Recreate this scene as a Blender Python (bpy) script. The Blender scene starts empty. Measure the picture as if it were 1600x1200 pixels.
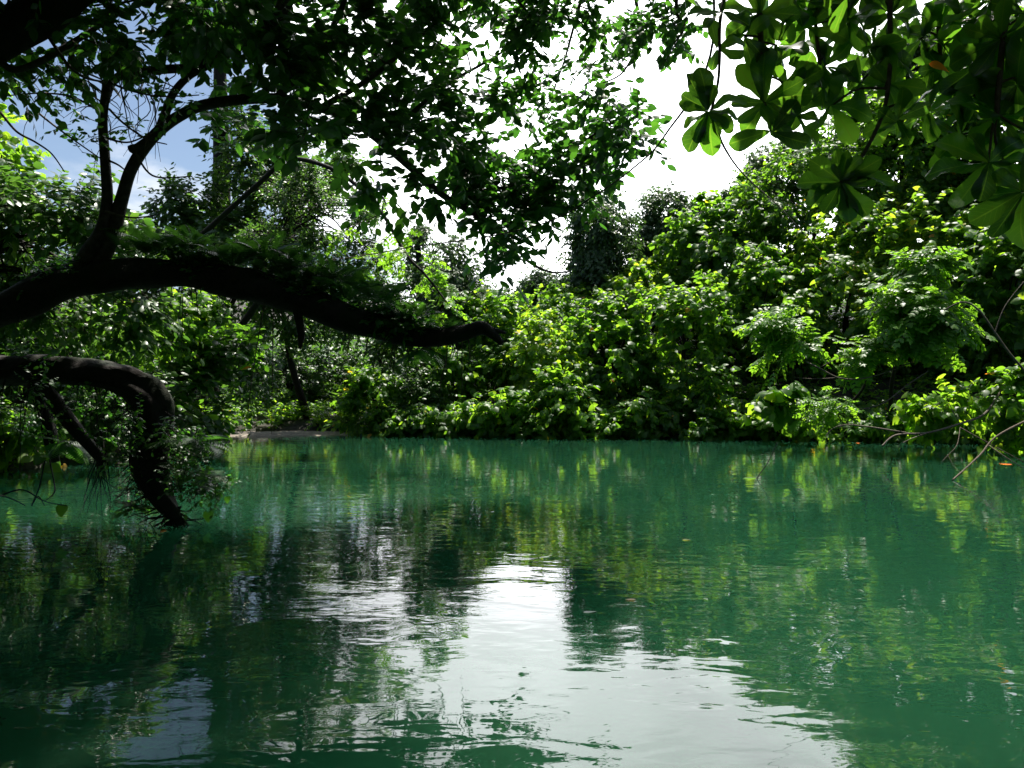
import bpy, math
import numpy as np
from mathutils import Vector

SC = bpy.context.scene
COL = SC.collection
RNG = np.random.default_rng(7)

# ------------------------------------------------------------------ camera
H, FPX, CX, CY = 1.6, 1232.0, 800.0, 605.0      # eye height, focal length and horizon of the photo (1600 px wide)
cam_d = bpy.data.cameras.new('camera')
cam = bpy.data.objects.new('camera', cam_d); COL.objects.link(cam)
cam.location = (0, 0, H)
cam.rotation_euler = (math.radians(90 + 0.23), 0, 0)
cam_d.sensor_fit = 'HORIZONTAL'; cam_d.sensor_width = 36.0; cam_d.lens = 36.0 * FPX / 1600.0
cam_d.clip_start = 0.05; cam_d.clip_end = 2000
SC.camera = cam

# ------------------------------------------------------------------ light
SUN_EL, SUN_AZ = math.radians(66), math.radians(20)   # azimuth from +Y towards +X
sdir = Vector((math.sin(SUN_AZ) * math.cos(SUN_EL), math.cos(SUN_AZ) * math.cos(SUN_EL), math.sin(SUN_EL)))
sun_d = bpy.data.lights.new('sun', 'SUN'); sun_d.energy = 5.0; sun_d.angle = math.radians(0.5); sun_d.color = (1.0, 0.95, 0.86)
sun = bpy.data.objects.new('sun', sun_d); COL.objects.link(sun)
sun.rotation_euler = sdir.to_track_quat('Z', 'Y').to_euler(); sun.location = (10, 40, 60)

SC.view_settings.view_transform = 'Standard'; SC.view_settings.look = 'None'
SC.view_settings.gamma = 1; SC.view_settings.use_curve_mapping = False
SC.view_settings.exposure = 1.3

world = bpy.data.worlds.new('World'); SC.world = world; world.use_nodes = True
nt = world.node_tree; nt.nodes.clear()
def N(t, ty, **kw):
    n = t.nodes.new(ty)
    for k, v in kw.items(): setattr(n, k, v)
    return n
def mathn(t, op, a, b=None, clamp=False):
    n = N(t, 'ShaderNodeMath', operation=op, use_clamp=clamp)
    for i, v in enumerate((a, b)):
        if v is None: continue
        if isinstance(v, (int, float)): n.inputs[i].default_value = v
        else: t.links.new(v, n.inputs[i])
    return n.outputs[0]
sky = N(nt, 'ShaderNodeTexSky', sky_type='NISHITA', sun_disc=False, sun_elevation=SUN_EL, sun_rotation=SUN_AZ)
bg = N(nt, 'ShaderNodeBackground'); bg.inputs['Strength'].default_value = 0.055
nt.links.new(sky.outputs[0], bg.inputs['Color'])
cl = N(nt, 'ShaderNodeBackground'); cl.inputs['Color'].default_value = (0.95, 0.97, 1.0, 1)
mix = N(nt, 'ShaderNodeMixShader'); out = N(nt, 'ShaderNodeOutputWorld')
tc = N(nt, 'ShaderNodeTexCoord')
sep = N(nt, 'ShaderNodeSeparateXYZ'); nt.links.new(tc.outputs['Generated'], sep.inputs[0])
# clouds on a flat layer: direction divided by height
zz = mathn(nt, 'ADD', sep.outputs['Z'], 0.18)
cmb = N(nt, 'ShaderNodeCombineXYZ')
nt.links.new(mathn(nt, 'DIVIDE', sep.outputs['X'], zz), cmb.inputs['X'])
nt.links.new(mathn(nt, 'DIVIDE', sep.outputs['Y'], zz), cmb.inputs['Y'])
noi = N(nt, 'ShaderNodeTexNoise'); noi.inputs['Scale'].default_value = 1.1; noi.inputs['Detail'].default_value = 7; noi.inputs['Roughness'].default_value = 0.55
nt.links.new(cmb.outputs[0], noi.inputs['Vector'])
dot = N(nt, 'ShaderNodeVectorMath', operation='DOT_PRODUCT'); nt.links.new(tc.outputs['Generated'], dot.inputs[0])
dot.inputs[1].default_value = tuple(Vector((0.16, 0.88, 0.44)).normalized())
glow = N(nt, 'ShaderNodeMapRange', interpolation_type='SMOOTHSTEP'); nt.links.new(dot.outputs['Value'], glow.inputs[0])
glow.inputs[1].default_value = 0.84; glow.inputs[2].default_value = 0.985
cov = N(nt, 'ShaderNodeMapRange', interpolation_type='SMOOTHSTEP')
nt.links.new(mathn(nt, 'ADD', noi.outputs['Fac'], mathn(nt, 'MULTIPLY', glow.outputs[0], 0.42)), cov.inputs[0])
cov.inputs[1].default_value = 0.53; cov.inputs[2].default_value = 0.72
stv = mathn(nt, 'ADD', mathn(nt, 'MULTIPLY', glow.outputs[0], mathn(nt, 'ADD', mathn(nt, 'MULTIPLY', noi.outputs['Fac'], 3.4), -.15)), 0.52)
nt.links.new(stv, cl.inputs['Strength'])
nt.links.new(cov.outputs[0], mix.inputs[0]); nt.links.new(bg.outputs[0], mix.inputs[1]); nt.links.new(cl.outputs[0], mix.inputs[2])
nt.links.new(mix.outputs[0], out.inputs['Surface'])

cy = SC.cycles
cy.max_bounces = 7; cy.diffuse_bounces = 3; cy.glossy_bounces = 3; cy.transmission_bounces = 4; cy.transparent_max_bounces = 4
cy.caustics_reflective = False; cy.caustics_refractive = False; cy.sample_clamp_indirect = 6
cy.use_denoising = True

# ------------------------------------------------------------------ helpers
def W(px, py, D):
    return np.array([(px - CX) / FPX * D, D, H + (CY - py) / FPX * D])
def unit(v):
    return v / np.maximum(np.linalg.norm(v, axis=-1, keepdims=True), 1e-9)

class Geo:
    def __init__(s): s.v = []; s.t = []; s.a = []; s.x = []; s.n = 0
    def add(s, v, t, tone):
        s.v.append(v.reshape(-1, 3)); s.t.append(t.reshape(-1, 3) + s.n)
        s.a.append(np.broadcast_to(tone, (len(s.v[-1]),)).astype(np.float32) if np.ndim(tone) == 0 else tone.astype(np.float32)); s.n += len(s.v[-1])
    def leaves(s, tpl, P, ydir, nrm, size, tone):
        V, T = tpl; n = len(P)
        if n == 0: return
        y = unit(ydir); z = unit(nrm - (nrm * y).sum(-1, keepdims=True) * y); x = np.cross(y, z)
        R = np.stack([x, y, z], axis=1) * np.asarray(size).reshape(-1, 1, 1)     # rows
        v = np.einsum('vk,nkj->nvj', V, R) + P[:, None, :]
        t = T[None] + (np.arange(n) * len(V))[:, None, None]
        s.add(v, t, np.repeat(tone, len(V))); s.x.append(np.tile(np.stack([1 - np.abs(V[:, 0]) / .17, V[:, 1]], -1), (n, 1)) if len(V) != 30 else np.tile(np.stack([np.tile([0., 1., 0.], 10), V[:, 1]], -1), (n, 1)))
    def tube(s, pts, rad, sides=8, lump=0.0, n=None, caps=True, tone=0.5, rng=RNG):
        pts = np.asarray(pts, float); rad = np.broadcast_to(np.asarray(rad, float), (len(pts),))
        if n and len(pts) > 2:
            q = np.linspace(0, len(pts) - 1, n); i = np.clip(q.astype(int), 0, len(pts) - 2); f = (q - i)[:, None]
            g = lambda k: pts[np.clip(i + k, 0, len(pts) - 1)]
            p0, p1, p2, p3 = g(-1), g(0), g(1), g(2)
            P = 0.5 * ((2 * p1) + (p2 - p0) * f + (2 * p0 - 5 * p1 + 4 * p2 - p3) * f ** 2 + (3 * p1 - p0 - 3 * p2 + p3) * f ** 3)
            rad = np.interp(q, np.arange(len(pts)), rad); pts = P
        m = len(pts); tg = unit(np.gradient(pts, axis=0))
        ref = np.array([0, 0, 1.0]) if abs(tg[0][2]) < 0.9 else np.array([1.0, 0, 0])
        u = unit(np.cross(tg[0], ref)); us = []
        for k in range(m):
            u = unit(u - (u @ tg[k]) * tg[k]); us.append(u)
        us = np.array(us); ws = np.cross(tg, us)
        th = np.arange(sides) * 2 * math.pi / sides
        r = np.repeat(rad[:, None], sides, 1)
        if lump:
            L = np.concatenate([[0], np.cumsum(np.linalg.norm(np.diff(pts, axis=0), axis=1))])[:, None]
            w = np.zeros_like(r)
            for k in range(7):
                w += np.sin(th * rng.integers(1, 6) + L * rng.uniform(1, 9) + rng.uniform(0, 6.3)) * rng.uniform(.3, 1)
            r = r * (1 + lump * w / 2.5)
        v = pts[:, None] + r[..., None] * (np.cos(th)[None, :, None] * us[:, None] + np.sin(th)[None, :, None] * ws[:, None])
        i = np.arange(m - 1)[:, None] * sides; j = np.arange(sides)[None]; jn = (j + 1) % sides
        a, b, c, d = i + j, i + jn, i + sides + jn, i + sides + j
        t = np.concatenate([np.stack([a, b, c], -1).reshape(-1, 3), np.stack([a, c, d], -1).reshape(-1, 3)])
        v = v.reshape(-1, 3)
        if caps:
            v = np.concatenate([v, pts[:1], pts[-1:]]); c0, c1 = len(v) - 2, len(v) - 1; o = (m - 1) * sides; k = np.arange(sides)
            t = np.concatenate([t, np.stack([np.full(sides, c0), (k + 1) % sides, k], -1), np.stack([np.full(sides, c1), o + k, o + (k + 1) % sides], -1)])
        s.add(v, t, tone)
    def twigs(s, A, Dv, Lv, droop, r):
        """many thin three-sided twigs at once: A start, Dv direction, Lv length"""
        n = len(A)
        if n == 0: return
        ts = np.array([0, .35, .7, 1.0]); Zv = np.array([0, 0, 1.0])
        P = A[:, None] + (Dv * Lv[:, None])[:, None] * ts[None, :, None] - Zv * (droop * Lv)[:, None, None] * (ts ** 2)[None, :, None]
        u = unit(np.cross(Dv, Zv + 1e-3)); w = np.cross(Dv, u)
        th = np.array([0, 2.094, 4.189]); ring = np.cos(th)[None, :, None] * u[:, None] + np.sin(th)[None, :, None] * w[:, None]
        rr = np.asarray(r).reshape(-1, 1, 1, 1) * np.array([1, .75, .5, .2])[None, :, None, None]
        v = P[:, :, None] + ring[:, None] * rr
        i = np.arange(3)[:, None] * 3; j = np.arange(3)[None]; jn = (j + 1) % 3
        t = np.concatenate([np.stack([i + j, i + jn, i + 3 + jn], -1).reshape(-1, 3), np.stack([i + j, i + 3 + jn, i + 3 + j], -1).reshape(-1, 3)])
        s.add(v, t[None] + (np.arange(n) * 12)[:, None, None], np.repeat(RNG.random(n), 12))
    def build(s, name, mat, parent=None, smooth=False):
        V = np.concatenate(s.v).astype(np.float32); T = np.concatenate(s.t).astype(np.int32); A = np.concatenate(s.a)
        if parent is not None: V = V - np.array(parent.location, dtype=np.float32)
        me = bpy.data.meshes.new(name)
        me.vertices.add(len(V)); me.vertices.foreach_set('co', V.ravel())
        me.loops.add(T.size); me.loops.foreach_set('vertex_index', T.ravel())
        me.polygons.add(len(T)); me.polygons.foreach_set('loop_start', np.arange(len(T), dtype=np.int32) * 3)
        if smooth: me.polygons.foreach_set('use_smooth', np.ones(len(T), dtype=bool))
        at = me.attributes.new('tone', 'FLOAT', 'POINT'); at.data.foreach_set('value', A)
        if len(s.x) == len(s.v) and mat.name == 'almond_leaf':
            X = np.concatenate(s.x).astype(np.float32)
            for q, nm in enumerate(('mid', 'along')): me.attributes.new(nm, 'FLOAT', 'POINT').data.foreach_set('value', np.ascontiguousarray(X[:, q]))
        me.update(calc_edges=True)
        me.materials.append(mat)
        o = bpy.data.objects.new(name, me); COL.objects.link(o)
        if parent is not None: o.parent = parent
        return o

def tag(o, label=None, cat=None, group=None, kind=None):
    if label: o['label'] = label
    if cat: o['category'] = cat
    if group: o['group'] = group
    if kind: o['kind'] = kind
    return o
def thing(name, label, cat, loc, group=None):
    o = bpy.data.objects.new(name, None); COL.objects.link(o); o.location = tuple(float(c) for c in loc); o.empty_display_size = .2
    return tag(o, label, cat, group)

# ------------------------------------------------------------------ leaf shapes (base at 0, tip at +Y, length 1)
def fan(outline, centre):
    V = np.array(outline + [centre], float); n = len(outline); k = np.arange(n)
    return V, np.stack([np.full(n, n), k, (k + 1) % n], -1)
def mirror(half, base, tip):
    return [base] + [(x, y, z) for x, y, z in half] + [tip] + [(-x, y, z) for x, y, z in reversed(half)]
HEART = fan(mirror([(.30, -.14, -.06), (.52, .12, -.13), (.48, .42, -.14), (.24, .76, -.10)], (0, .02, 0), (0, 1.02, -.16)), (0, .38, .05))
OVATE = fan(mirror([(.20, .16, -.03), (.30, .42, -.06), (.22, .72, -.07)], (0, 0, 0), (0, 1, -.12)), (0, .45, .04))
DIAMOND = (np.array([(0, 0, 0), (.30, .45, -.08), (0, 1, -.08), (-.30, .45, -.08)], float), np.array([(0, 1, 2), (0, 2, 3)]))
def strip_leaf(stations, curl, fold):
    V = []
    for y, w in stations:
        z = -curl * y * y
        V += [(w, y, z + fold * w), (0, y, z), (-w, y, z + fold * w)]
    T = []
    for k in range(len(stations) - 1):
        a = k * 3
        for c in (0, 1): T += [(a + c, a + c + 1, a + c + 4), (a + c, a + c + 4, a + c + 3)]
    return np.array(V, float), np.array(T)
ALMOND = strip_leaf([(0, .012), (.08, .02), (.2, .085), (.38, .16), (.56, .225), (.72, .255), (.84, .235), (.93, .17), (.98, .08), (1.0, .01)], .22, .28)
_ST = [(0, .02), (.06, .05), (.2, .115), (.38, .16), (.56, .225), (.72, .255), (.84, .235), (.93, .17), (.98, .08), (1.0, .01)]
def bent(curl, fold, side, wob, ph):
    V, T = strip_leaf(_ST, curl, fold); V = V.copy(); y = V[:, 1]
    V[:, 0] += side * y * y; V[:, 2] += wob * np.sin(y * 7 + ph) * np.abs(V[:, 0]) * 2; V[:, 0] *= 1 + .06 * np.sin(y * 13 + ph)
    return V, T
ALMONDS = [bent(.05, .15, .06, .12, 0), bent(.22, .3, -.05, .2, 2), bent(.42, .22, .1, .25, 4), bent(-.06, .35, -.1, .18, 1), bent(.30, -.1, .03, .3, 3)]
ALMOND_FAR = strip_leaf([(0, .03), (.35, .16), (.7, .27), (.9, .2), (1, .03)], .25, .25)
def merge(parts):
    V = []; T = []; n = 0
    for v, t in parts: V.append(v); T.append(t + n); n += len(v)
    return np.concatenate(V), np.concatenate(T)
def placed(tpl, pos, ydir, nrm, s):
    y = unit(np.array(ydir, float)); z = np.array(nrm, float); z = unit(z - (z @ y) * y); x = np.cross(y, z)
    return (tpl[0] * s) @ np.stack([x, y, z]) + np.array(pos), tpl[1]
def rachis(pts, r):
    g = Geo(); g.tube(pts, np.linspace(r, r * .4, len(pts)), sides=3, caps=False); return np.concatenate(g.v), np.concatenate(g.t)
def pinnate(pairs, leaflet, lw):
    parts = [rachis([(0, 0, 0), (0, .5, .0), (0, .95, -.1)], .008)]
    for k in range(pairs):
        y = .18 + .62 * k / max(pairs - 1, 1)
        for sx in (-1, 1): parts.append(placed(leaflet, (0, y, -.1 * y * y), (sx * .85, .55, -.12), (0, 0, 1), lw * (1 - .12 * abs(k - 1))))
    parts.append(placed(leaflet, (0, .82, -.08), (0, 1, -.15), (0, 0, 1), lw))
    return merge(parts)
PINNATE = pinnate(3, OVATE, .40)
def frond(n):
    q = lambda t: np.array([0, t * (1 - .16 * t), .30 * t - .52 * t * t])
    parts = [rachis([q(t) for t in np.linspace(0, 1, 7)], .010)]
    thin = (DIAMOND[0] * np.array([.30, 1, 1]), DIAMOND[1])
    for k in range(n):
        t = .10 + .88 * k / (n - 1); l = .30 * math.sin(math.pi * min(1, (t * .88 + .16))) ** .8 + .02
        for sx in (-1, 1): parts.append(placed(thin, q(t), (sx * 1, .38, -.22), (0, .1, 1), l))
    return merge(parts)
FROND = frond(17)
SHAPES = dict(heart=HEART, ovate=OVATE, diamond=DIAMOND, almond=ALMOND_FAR, pinnate=PINNATE)

# ------------------------------------------------------------------ materials
def new_mat(name):
    m = bpy.data.materials.new(name); m.use_nodes = True; t = m.node_tree; t.nodes.clear()
    return m, t, N(t, 'ShaderNodeOutputMaterial')
def leaf_mat(name, ramp, trans, rough=.38, tmix=.45, spec=.5, veins=False):
    m, t, o = new_mat(name)
    at = N(t, 'ShaderNodeAttribute', attribute_name='tone')
    cr = N(t, 'ShaderNodeValToRGB'); t.links.new(at.outputs['Fac'], cr.inputs[0])
    e = cr.color_ramp.elements
    e[0].position, e[0].color = ramp[0][0], (*ramp[0][1], 1); e[1].position, e[1].color = ramp[-1][0], (*ramp[-1][1], 1)
    for p, c in ramp[1:-1]:
        x = e.new(p); x.color = (*c, 1)
    p = N(t, 'ShaderNodeBsdfPrincipled'); p.inputs['Roughness'].default_value = rough; p.inputs['Specular IOR Level'].default_value = spec
    if veins:      # pale midrib and side veins, from the leaf's own across / along coordinates
        a1 = N(t, 'ShaderNodeAttribute', attribute_name='mid'); a2 = N(t, 'ShaderNodeAttribute', attribute_name='along')
        rib = mathn(t, 'GREATER_THAN', a1.outputs['Fac'], .94)
        ph = mathn(t, 'FRACT', mathn(t, 'MULTIPLY', mathn(t, 'ADD', a2.outputs['Fac'], mathn(t, 'MULTIPLY', a1.outputs['Fac'], .22)), 9.0))
        vein = mathn(t, 'MULTIPLY', mathn(t, 'LESS_THAN', ph, .10), .45)
        geo = N(t, 'ShaderNodeNewGeometry'); nz = N(t, 'ShaderNodeTexNoise'); nz.inputs['Scale'].default_value = 22; nz.inputs['Detail'].default_value = 4; t.links.new(geo.outputs['Position'], nz.inputs['Vector'])
        blot = N(t, 'ShaderNodeMapRange'); t.links.new(nz.outputs['Fac'], blot.inputs[0]); blot.inputs[1].default_value = .62; blot.inputs[2].default_value = .74; blot.inputs[4].default_value = .55
        m1 = N(t, 'ShaderNodeMix', data_type='RGBA'); t.links.new(mathn(t, 'MAXIMUM', rib, vein), m1.inputs[0]); t.links.new(cr.outputs[0], m1.inputs[6]); m1.inputs[7].default_value = (.032, .065, .012, 1)
        m2 = N(t, 'ShaderNodeMix', data_type='RGBA'); t.links.new(blot.outputs[0], m2.inputs[0]); t.links.new(m1.outputs[2], m2.inputs[6]); m2.inputs[7].default_value = (.022, .024, .006, 1)
        class _O: outputs = [m2.outputs[2]]
        cr = _O
    t.links.new(cr.outputs[0], p.inputs['Base Color'])
    tr = N(t, 'ShaderNodeBsdfTranslucent')
    mx = N(t, 'ShaderNodeMix', data_type='RGBA', blend_type='MULTIPLY'); mx.inputs[0].default_value = 1
    t.links.new(cr.outputs[0], mx.inputs[6]); mx.inputs[7].default_value = (*trans, 1); t.links.new(mx.outputs[2], tr.inputs['Color'])
    ms = N(t, 'ShaderNodeMixShader'); ms.inputs[0].default_value = tmix
    t.links.new(p.outputs[0], ms.inputs[1]); t.links.new(tr.outputs[0], ms.inputs[2]); t.links.new(ms.outputs[0], o.inputs['Surface'])
    return m
G = lambda r, g, b: (r, g, b)
M_HIB = leaf_mat('hibiscus_leaf', [(0, G(.025, .075, .010)), (.55, G(.045, .115, .014)), (.9, G(.075, .150, .018)), (.965, G(.10, .16, .02)), (.985, G(.34, .26, .03)), (1, G(.30, .12, .03))], (6.4, 5.0, 2.0), .46, .54, .36)
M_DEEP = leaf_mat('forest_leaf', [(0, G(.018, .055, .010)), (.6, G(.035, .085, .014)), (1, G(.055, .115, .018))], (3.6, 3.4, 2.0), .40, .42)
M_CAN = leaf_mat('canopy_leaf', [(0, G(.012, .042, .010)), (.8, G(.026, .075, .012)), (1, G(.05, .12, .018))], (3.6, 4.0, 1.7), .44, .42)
M_ALM = leaf_mat('almond_leaf', [(0, G(.009, .028, .006)), (.8, G(.020, .055, .008)), (.97, G(.05, .11, .016)), (.985, G(.35, .07, .02)), (1, G(.35, .07, .02))], (8.5, 8.0, 2.6), .36, .42, veins=True)
M_FINE = leaf_mat('compound_leaf', [(0, G(.045, .115, .012)), (.7, G(.07, .165, .016)), (1, G(.10, .19, .02))], (4.0, 3.5, 1.6), .44, .52)
M_FERN = leaf_mat('fern_leaf', [(0, G(.014, .042, .009)), (1, G(.04, .10, .015))], (3.2, 3.6, 2.0), .5, .4)
M_FAR = leaf_mat('vine_leaf', [(0, G(.022, .06, .014)), (1, G(.05, .10, .022))], (3.0, 3.0, 1.8), .42, .4)

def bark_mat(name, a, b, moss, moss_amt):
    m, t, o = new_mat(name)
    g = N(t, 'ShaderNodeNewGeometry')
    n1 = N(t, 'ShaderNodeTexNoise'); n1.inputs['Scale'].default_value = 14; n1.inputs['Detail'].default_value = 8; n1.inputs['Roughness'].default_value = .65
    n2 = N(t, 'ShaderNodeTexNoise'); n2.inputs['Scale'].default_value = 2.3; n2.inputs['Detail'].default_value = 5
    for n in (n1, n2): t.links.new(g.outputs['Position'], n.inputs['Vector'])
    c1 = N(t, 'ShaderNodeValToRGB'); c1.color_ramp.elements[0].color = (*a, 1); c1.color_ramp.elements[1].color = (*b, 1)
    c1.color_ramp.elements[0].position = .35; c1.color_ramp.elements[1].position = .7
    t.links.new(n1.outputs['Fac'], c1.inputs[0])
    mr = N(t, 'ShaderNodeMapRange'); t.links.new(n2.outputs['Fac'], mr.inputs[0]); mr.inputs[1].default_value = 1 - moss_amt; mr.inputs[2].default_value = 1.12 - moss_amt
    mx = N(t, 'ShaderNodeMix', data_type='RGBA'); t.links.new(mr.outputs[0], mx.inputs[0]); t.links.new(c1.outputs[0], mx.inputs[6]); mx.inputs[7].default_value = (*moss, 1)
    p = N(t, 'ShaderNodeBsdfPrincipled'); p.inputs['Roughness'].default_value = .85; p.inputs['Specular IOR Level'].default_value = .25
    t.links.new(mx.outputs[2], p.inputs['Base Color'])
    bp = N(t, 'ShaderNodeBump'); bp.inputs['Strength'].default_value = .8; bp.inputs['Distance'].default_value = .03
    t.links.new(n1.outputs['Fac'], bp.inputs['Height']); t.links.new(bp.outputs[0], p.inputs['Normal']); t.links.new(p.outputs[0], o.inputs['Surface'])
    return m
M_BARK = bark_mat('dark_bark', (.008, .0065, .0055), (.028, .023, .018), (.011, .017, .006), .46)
M_SMOOTH = bark_mat('grey_bark', (.025, .021, .018), (.075, .064, .054), (.022, .028, .013), .38)
M_TWIG = bark_mat('twig_bark', (.05, .036, .024), (.13, .10, .07), (.06, .055, .03), .36)
M_PALE = bark_mat('pale_twig', (.06, .047, .037), (.17, .14, .11), (.12, .11, .07), .36)

# ------------------------------------------------------------------ the setting
RIVER = np.array([(4, 1.0), (-3.2, 1.0), (-5.5, 4), (-8.2, 8), (-10.4, 13), (-9.6, 15.2), (-9.0, 18), (-8.1, 21.3), (-8.3, 23.6), (-10.6, 25.4), (-9.6, 27.4), (-5.5, 27.0), (-3, 25.6), (2, 25.2),
                  (8, 24.4), (12, 23.2), (15, 21.5), (17, 18), (15, 12), (11, 6), (8, 2.5)], float)
def river_dist(x, y):
    P = np.stack([x, y], -1); best = np.full(x.shape, 1e9); inside = np.zeros(x.shape, bool)
    for a, b in zip(RIVER, np.roll(RIVER, -1, 0)):
        ab = b - a; tt = np.clip(((P - a) @ ab) / (ab @ ab), 0, 1); best = np.minimum(best, np.linalg.norm(P - a - tt[..., None] * ab, axis=-1))
        cr = (a[1] > y) != (b[1] > y)
        with np.errstate(divide='ignore', invalid='ignore'): xi = (b[0] - a[0]) * (y - a[1]) / (b[1] - a[1]) + a[0]
        inside ^= cr & (x < xi)
    return np.where(inside, -best, best)
def ground_z(x, y):
    x = np.asarray(x, float); y = np.asarray(y, float); d = river_dist(x, y)
    dp = np.maximum(d, 0); steep = 1 / (1 + np.exp(-(x - 1) / 2.5)) * 1 / (1 + np.exp(-(y - 15) / 3))
    up = .30 * (1 - np.exp(-dp / .4)) + .10 * dp + steep * 4.2 * (1 - np.exp(-dp / 9)) + 6 * (1 - np.exp(-np.maximum(dp - 15, 0) / 60))
    nz = .12 * np.sin(x * 1.7 + y * .9) * np.sin(y * 1.3 - x * .4) + .06 * np.sin(x * 4.1) * np.sin(y * 3.7)
    return np.where(d < 0, -np.minimum(-d * .8, 1.8), up + nz * np.clip(dp, 0, 1))
k = np.linspace(-1, 1, 221); ax = np.sinh(k * 4.2) / math.sinh(4.2) * 320
gx, gy = np.meshgrid(ax, ax + 14)
gz = ground_z(gx, gy); n = len(ax)
ii, jj = np.meshgrid(np.arange(n - 1), np.arange(n - 1)); a = (jj * n + ii).ravel()
gg = Geo(); gg.add(np.stack([gx, gy, gz], -1).reshape(-1, 3), np.concatenate([np.stack([a, a + 1, a + n + 1], -1), np.stack([a, a + n + 1, a + n], -1)]), .5)
def soil_mat(name, c0, c1, sc):
    m, t, o = new_mat(name); g = N(t, 'ShaderNodeNewGeometry'); nn = N(t, 'ShaderNodeTexNoise'); nn.inputs['Scale'].default_value = sc; nn.inputs['Detail'].default_value = 9
    t.links.new(g.outputs['Position'], nn.inputs['Vector']); c = N(t, 'ShaderNodeValToRGB'); c.color_ramp.elements[0].position = .3; c.color_ramp.elements[1].position = .72
    c.color_ramp.elements[0].color = (*c0, 1); c.color_ramp.elements[1].color = (*c1, 1); t.links.new(nn.outputs['Fac'], c.inputs[0])
    p = N(t, 'ShaderNodeBsdfPrincipled'); p.inputs['Roughness'].default_value = .95; t.links.new(c.outputs[0], p.inputs['Base Color'])
    bp = N(t, 'ShaderNodeBump'); bp.inputs['Distance'].default_value = .05; t.links.new(nn.outputs['Fac'], bp.inputs['Height']); t.links.new(bp.outputs[0], p.inputs['Normal']); t.links.new(p.outputs[0], o.inputs['Surface'])
    return m
ground = tag(gg.build('ground', soil_mat('leaf_litter', (.008, .008, .004), (.028, .024, .013), 6), smooth=True), kind='structure')

def sandbar():
    g = Geo(); us = np.linspace(-1, 1, 60); vs = np.linspace(-1, 1, 24); U, V = np.meshgrid(us, vs)
    x = -7.9 + U * 3.0; y = 26.6 + V * .9 + .25 * np.sin(U * 4) + .1 * np.sin(U * 11)
    z = -.06 + .17 * np.maximum(1 - V ** 2, 0) * np.maximum(1 - U ** 4, 0) + .012 * np.sin(U * 40) * np.sin(V * 9)
    n = 60; ii, jj = np.meshgrid(np.arange(59), np.arange(23)); a = (jj * n + ii).ravel()
    g.add(np.stack([x, y, z], -1), np.concatenate([np.stack([a, a + 1, a + n + 1], -1), np.stack([a, a + n + 1, a + n], -1)]), .5)
    tag(g.build('sandbar', soil_mat('river_sand', (.13, .11, .085), (.26, .225, .18), 8), smooth=True), kind='structure')
sandbar()

def water():
    m, t, o = new_mat('river_water')
    g = N(t, 'ShaderNodeNewGeometry')
    p = N(t, 'ShaderNodeBsdfPrincipled')
    p.inputs['Base Color'].default_value = (.0065, .035, .0165, 1); p.inputs['Roughness'].default_value = .02; p.inputs['IOR'].default_value = 1.36
    p.subsurface_method = 'BURLEY'
    p.inputs['Subsurface Weight'].default_value = 1.0; p.inputs['Subsurface Radius'].default_value = (.5, 1.0, .9); p.inputs['Subsurface Scale'].default_value = 3.6
    def wave(scale, rot, detail, stretch, rough=.5):
        mp = N(t, 'ShaderNodeMapping'); t.links.new(g.outputs['Position'], mp.inputs['Vector'])
        mp.inputs['Rotation'].default_value = (0, 0, rot); mp.inputs['Scale'].default_value = (scale * stretch, scale, 1)
        nn = N(t, 'ShaderNodeTexNoise'); nn.inputs['Scale'].default_value = 1; nn.inputs['Detail'].default_value = detail; nn.inputs['Roughness'].default_value = rough
        nn.inputs['Distortion'].default_value = .6
        t.links.new(mp.outputs[0], nn.inputs['Vector']); return nn.outputs['Fac']
    h = mathn(t, 'ADD', mathn(t, 'MULTIPLY', wave(2.6, .25, 2, .55), 1.0), mathn(t, 'MULTIPLY', wave(9, -.3, 2, .5), .22))
    # patches where a breath of wind roughens the surface
    pat = N(t, 'ShaderNodeMapRange'); t.links.new(wave(.35, .1, 2, .6), pat.inputs[0]); pat.inputs[1].default_value = .35; pat.inputs[2].default_value = .65; pat.inputs[3].default_value = .45; pat.inputs[4].default_value = 1.3
    bp = N(t, 'ShaderNodeBump'); bp.inputs['Strength'].default_value = 1.0; bp.inputs['Distance'].default_value = .0065
    t.links.new(mathn(t, 'MULTIPLY', h, pat.outputs[0]), bp.inputs['Height']); t.links.new(bp.outputs[0], p.inputs['Normal'])
    t.links.new(p.outputs[0], o.inputs['Surface'])
    gw = Geo(); xs = np.linspace(-22, 22, 45); ys = np.linspace(-2, 34, 37); X, Y = np.meshgrid(xs, ys); n = 45
    ii, jj = np.meshgrid(np.arange(44), np.arange(36)); a = (jj * n + ii).ravel()
    gw.add(np.stack([X, Y, X * 0], -1), np.concatenate([np.stack([a, a + 1, a + n + 1], -1), np.stack([a, a + n + 1, a + n], -1)]), .5)
    tag(gw.build('water', m), kind='structure')
water()

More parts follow.
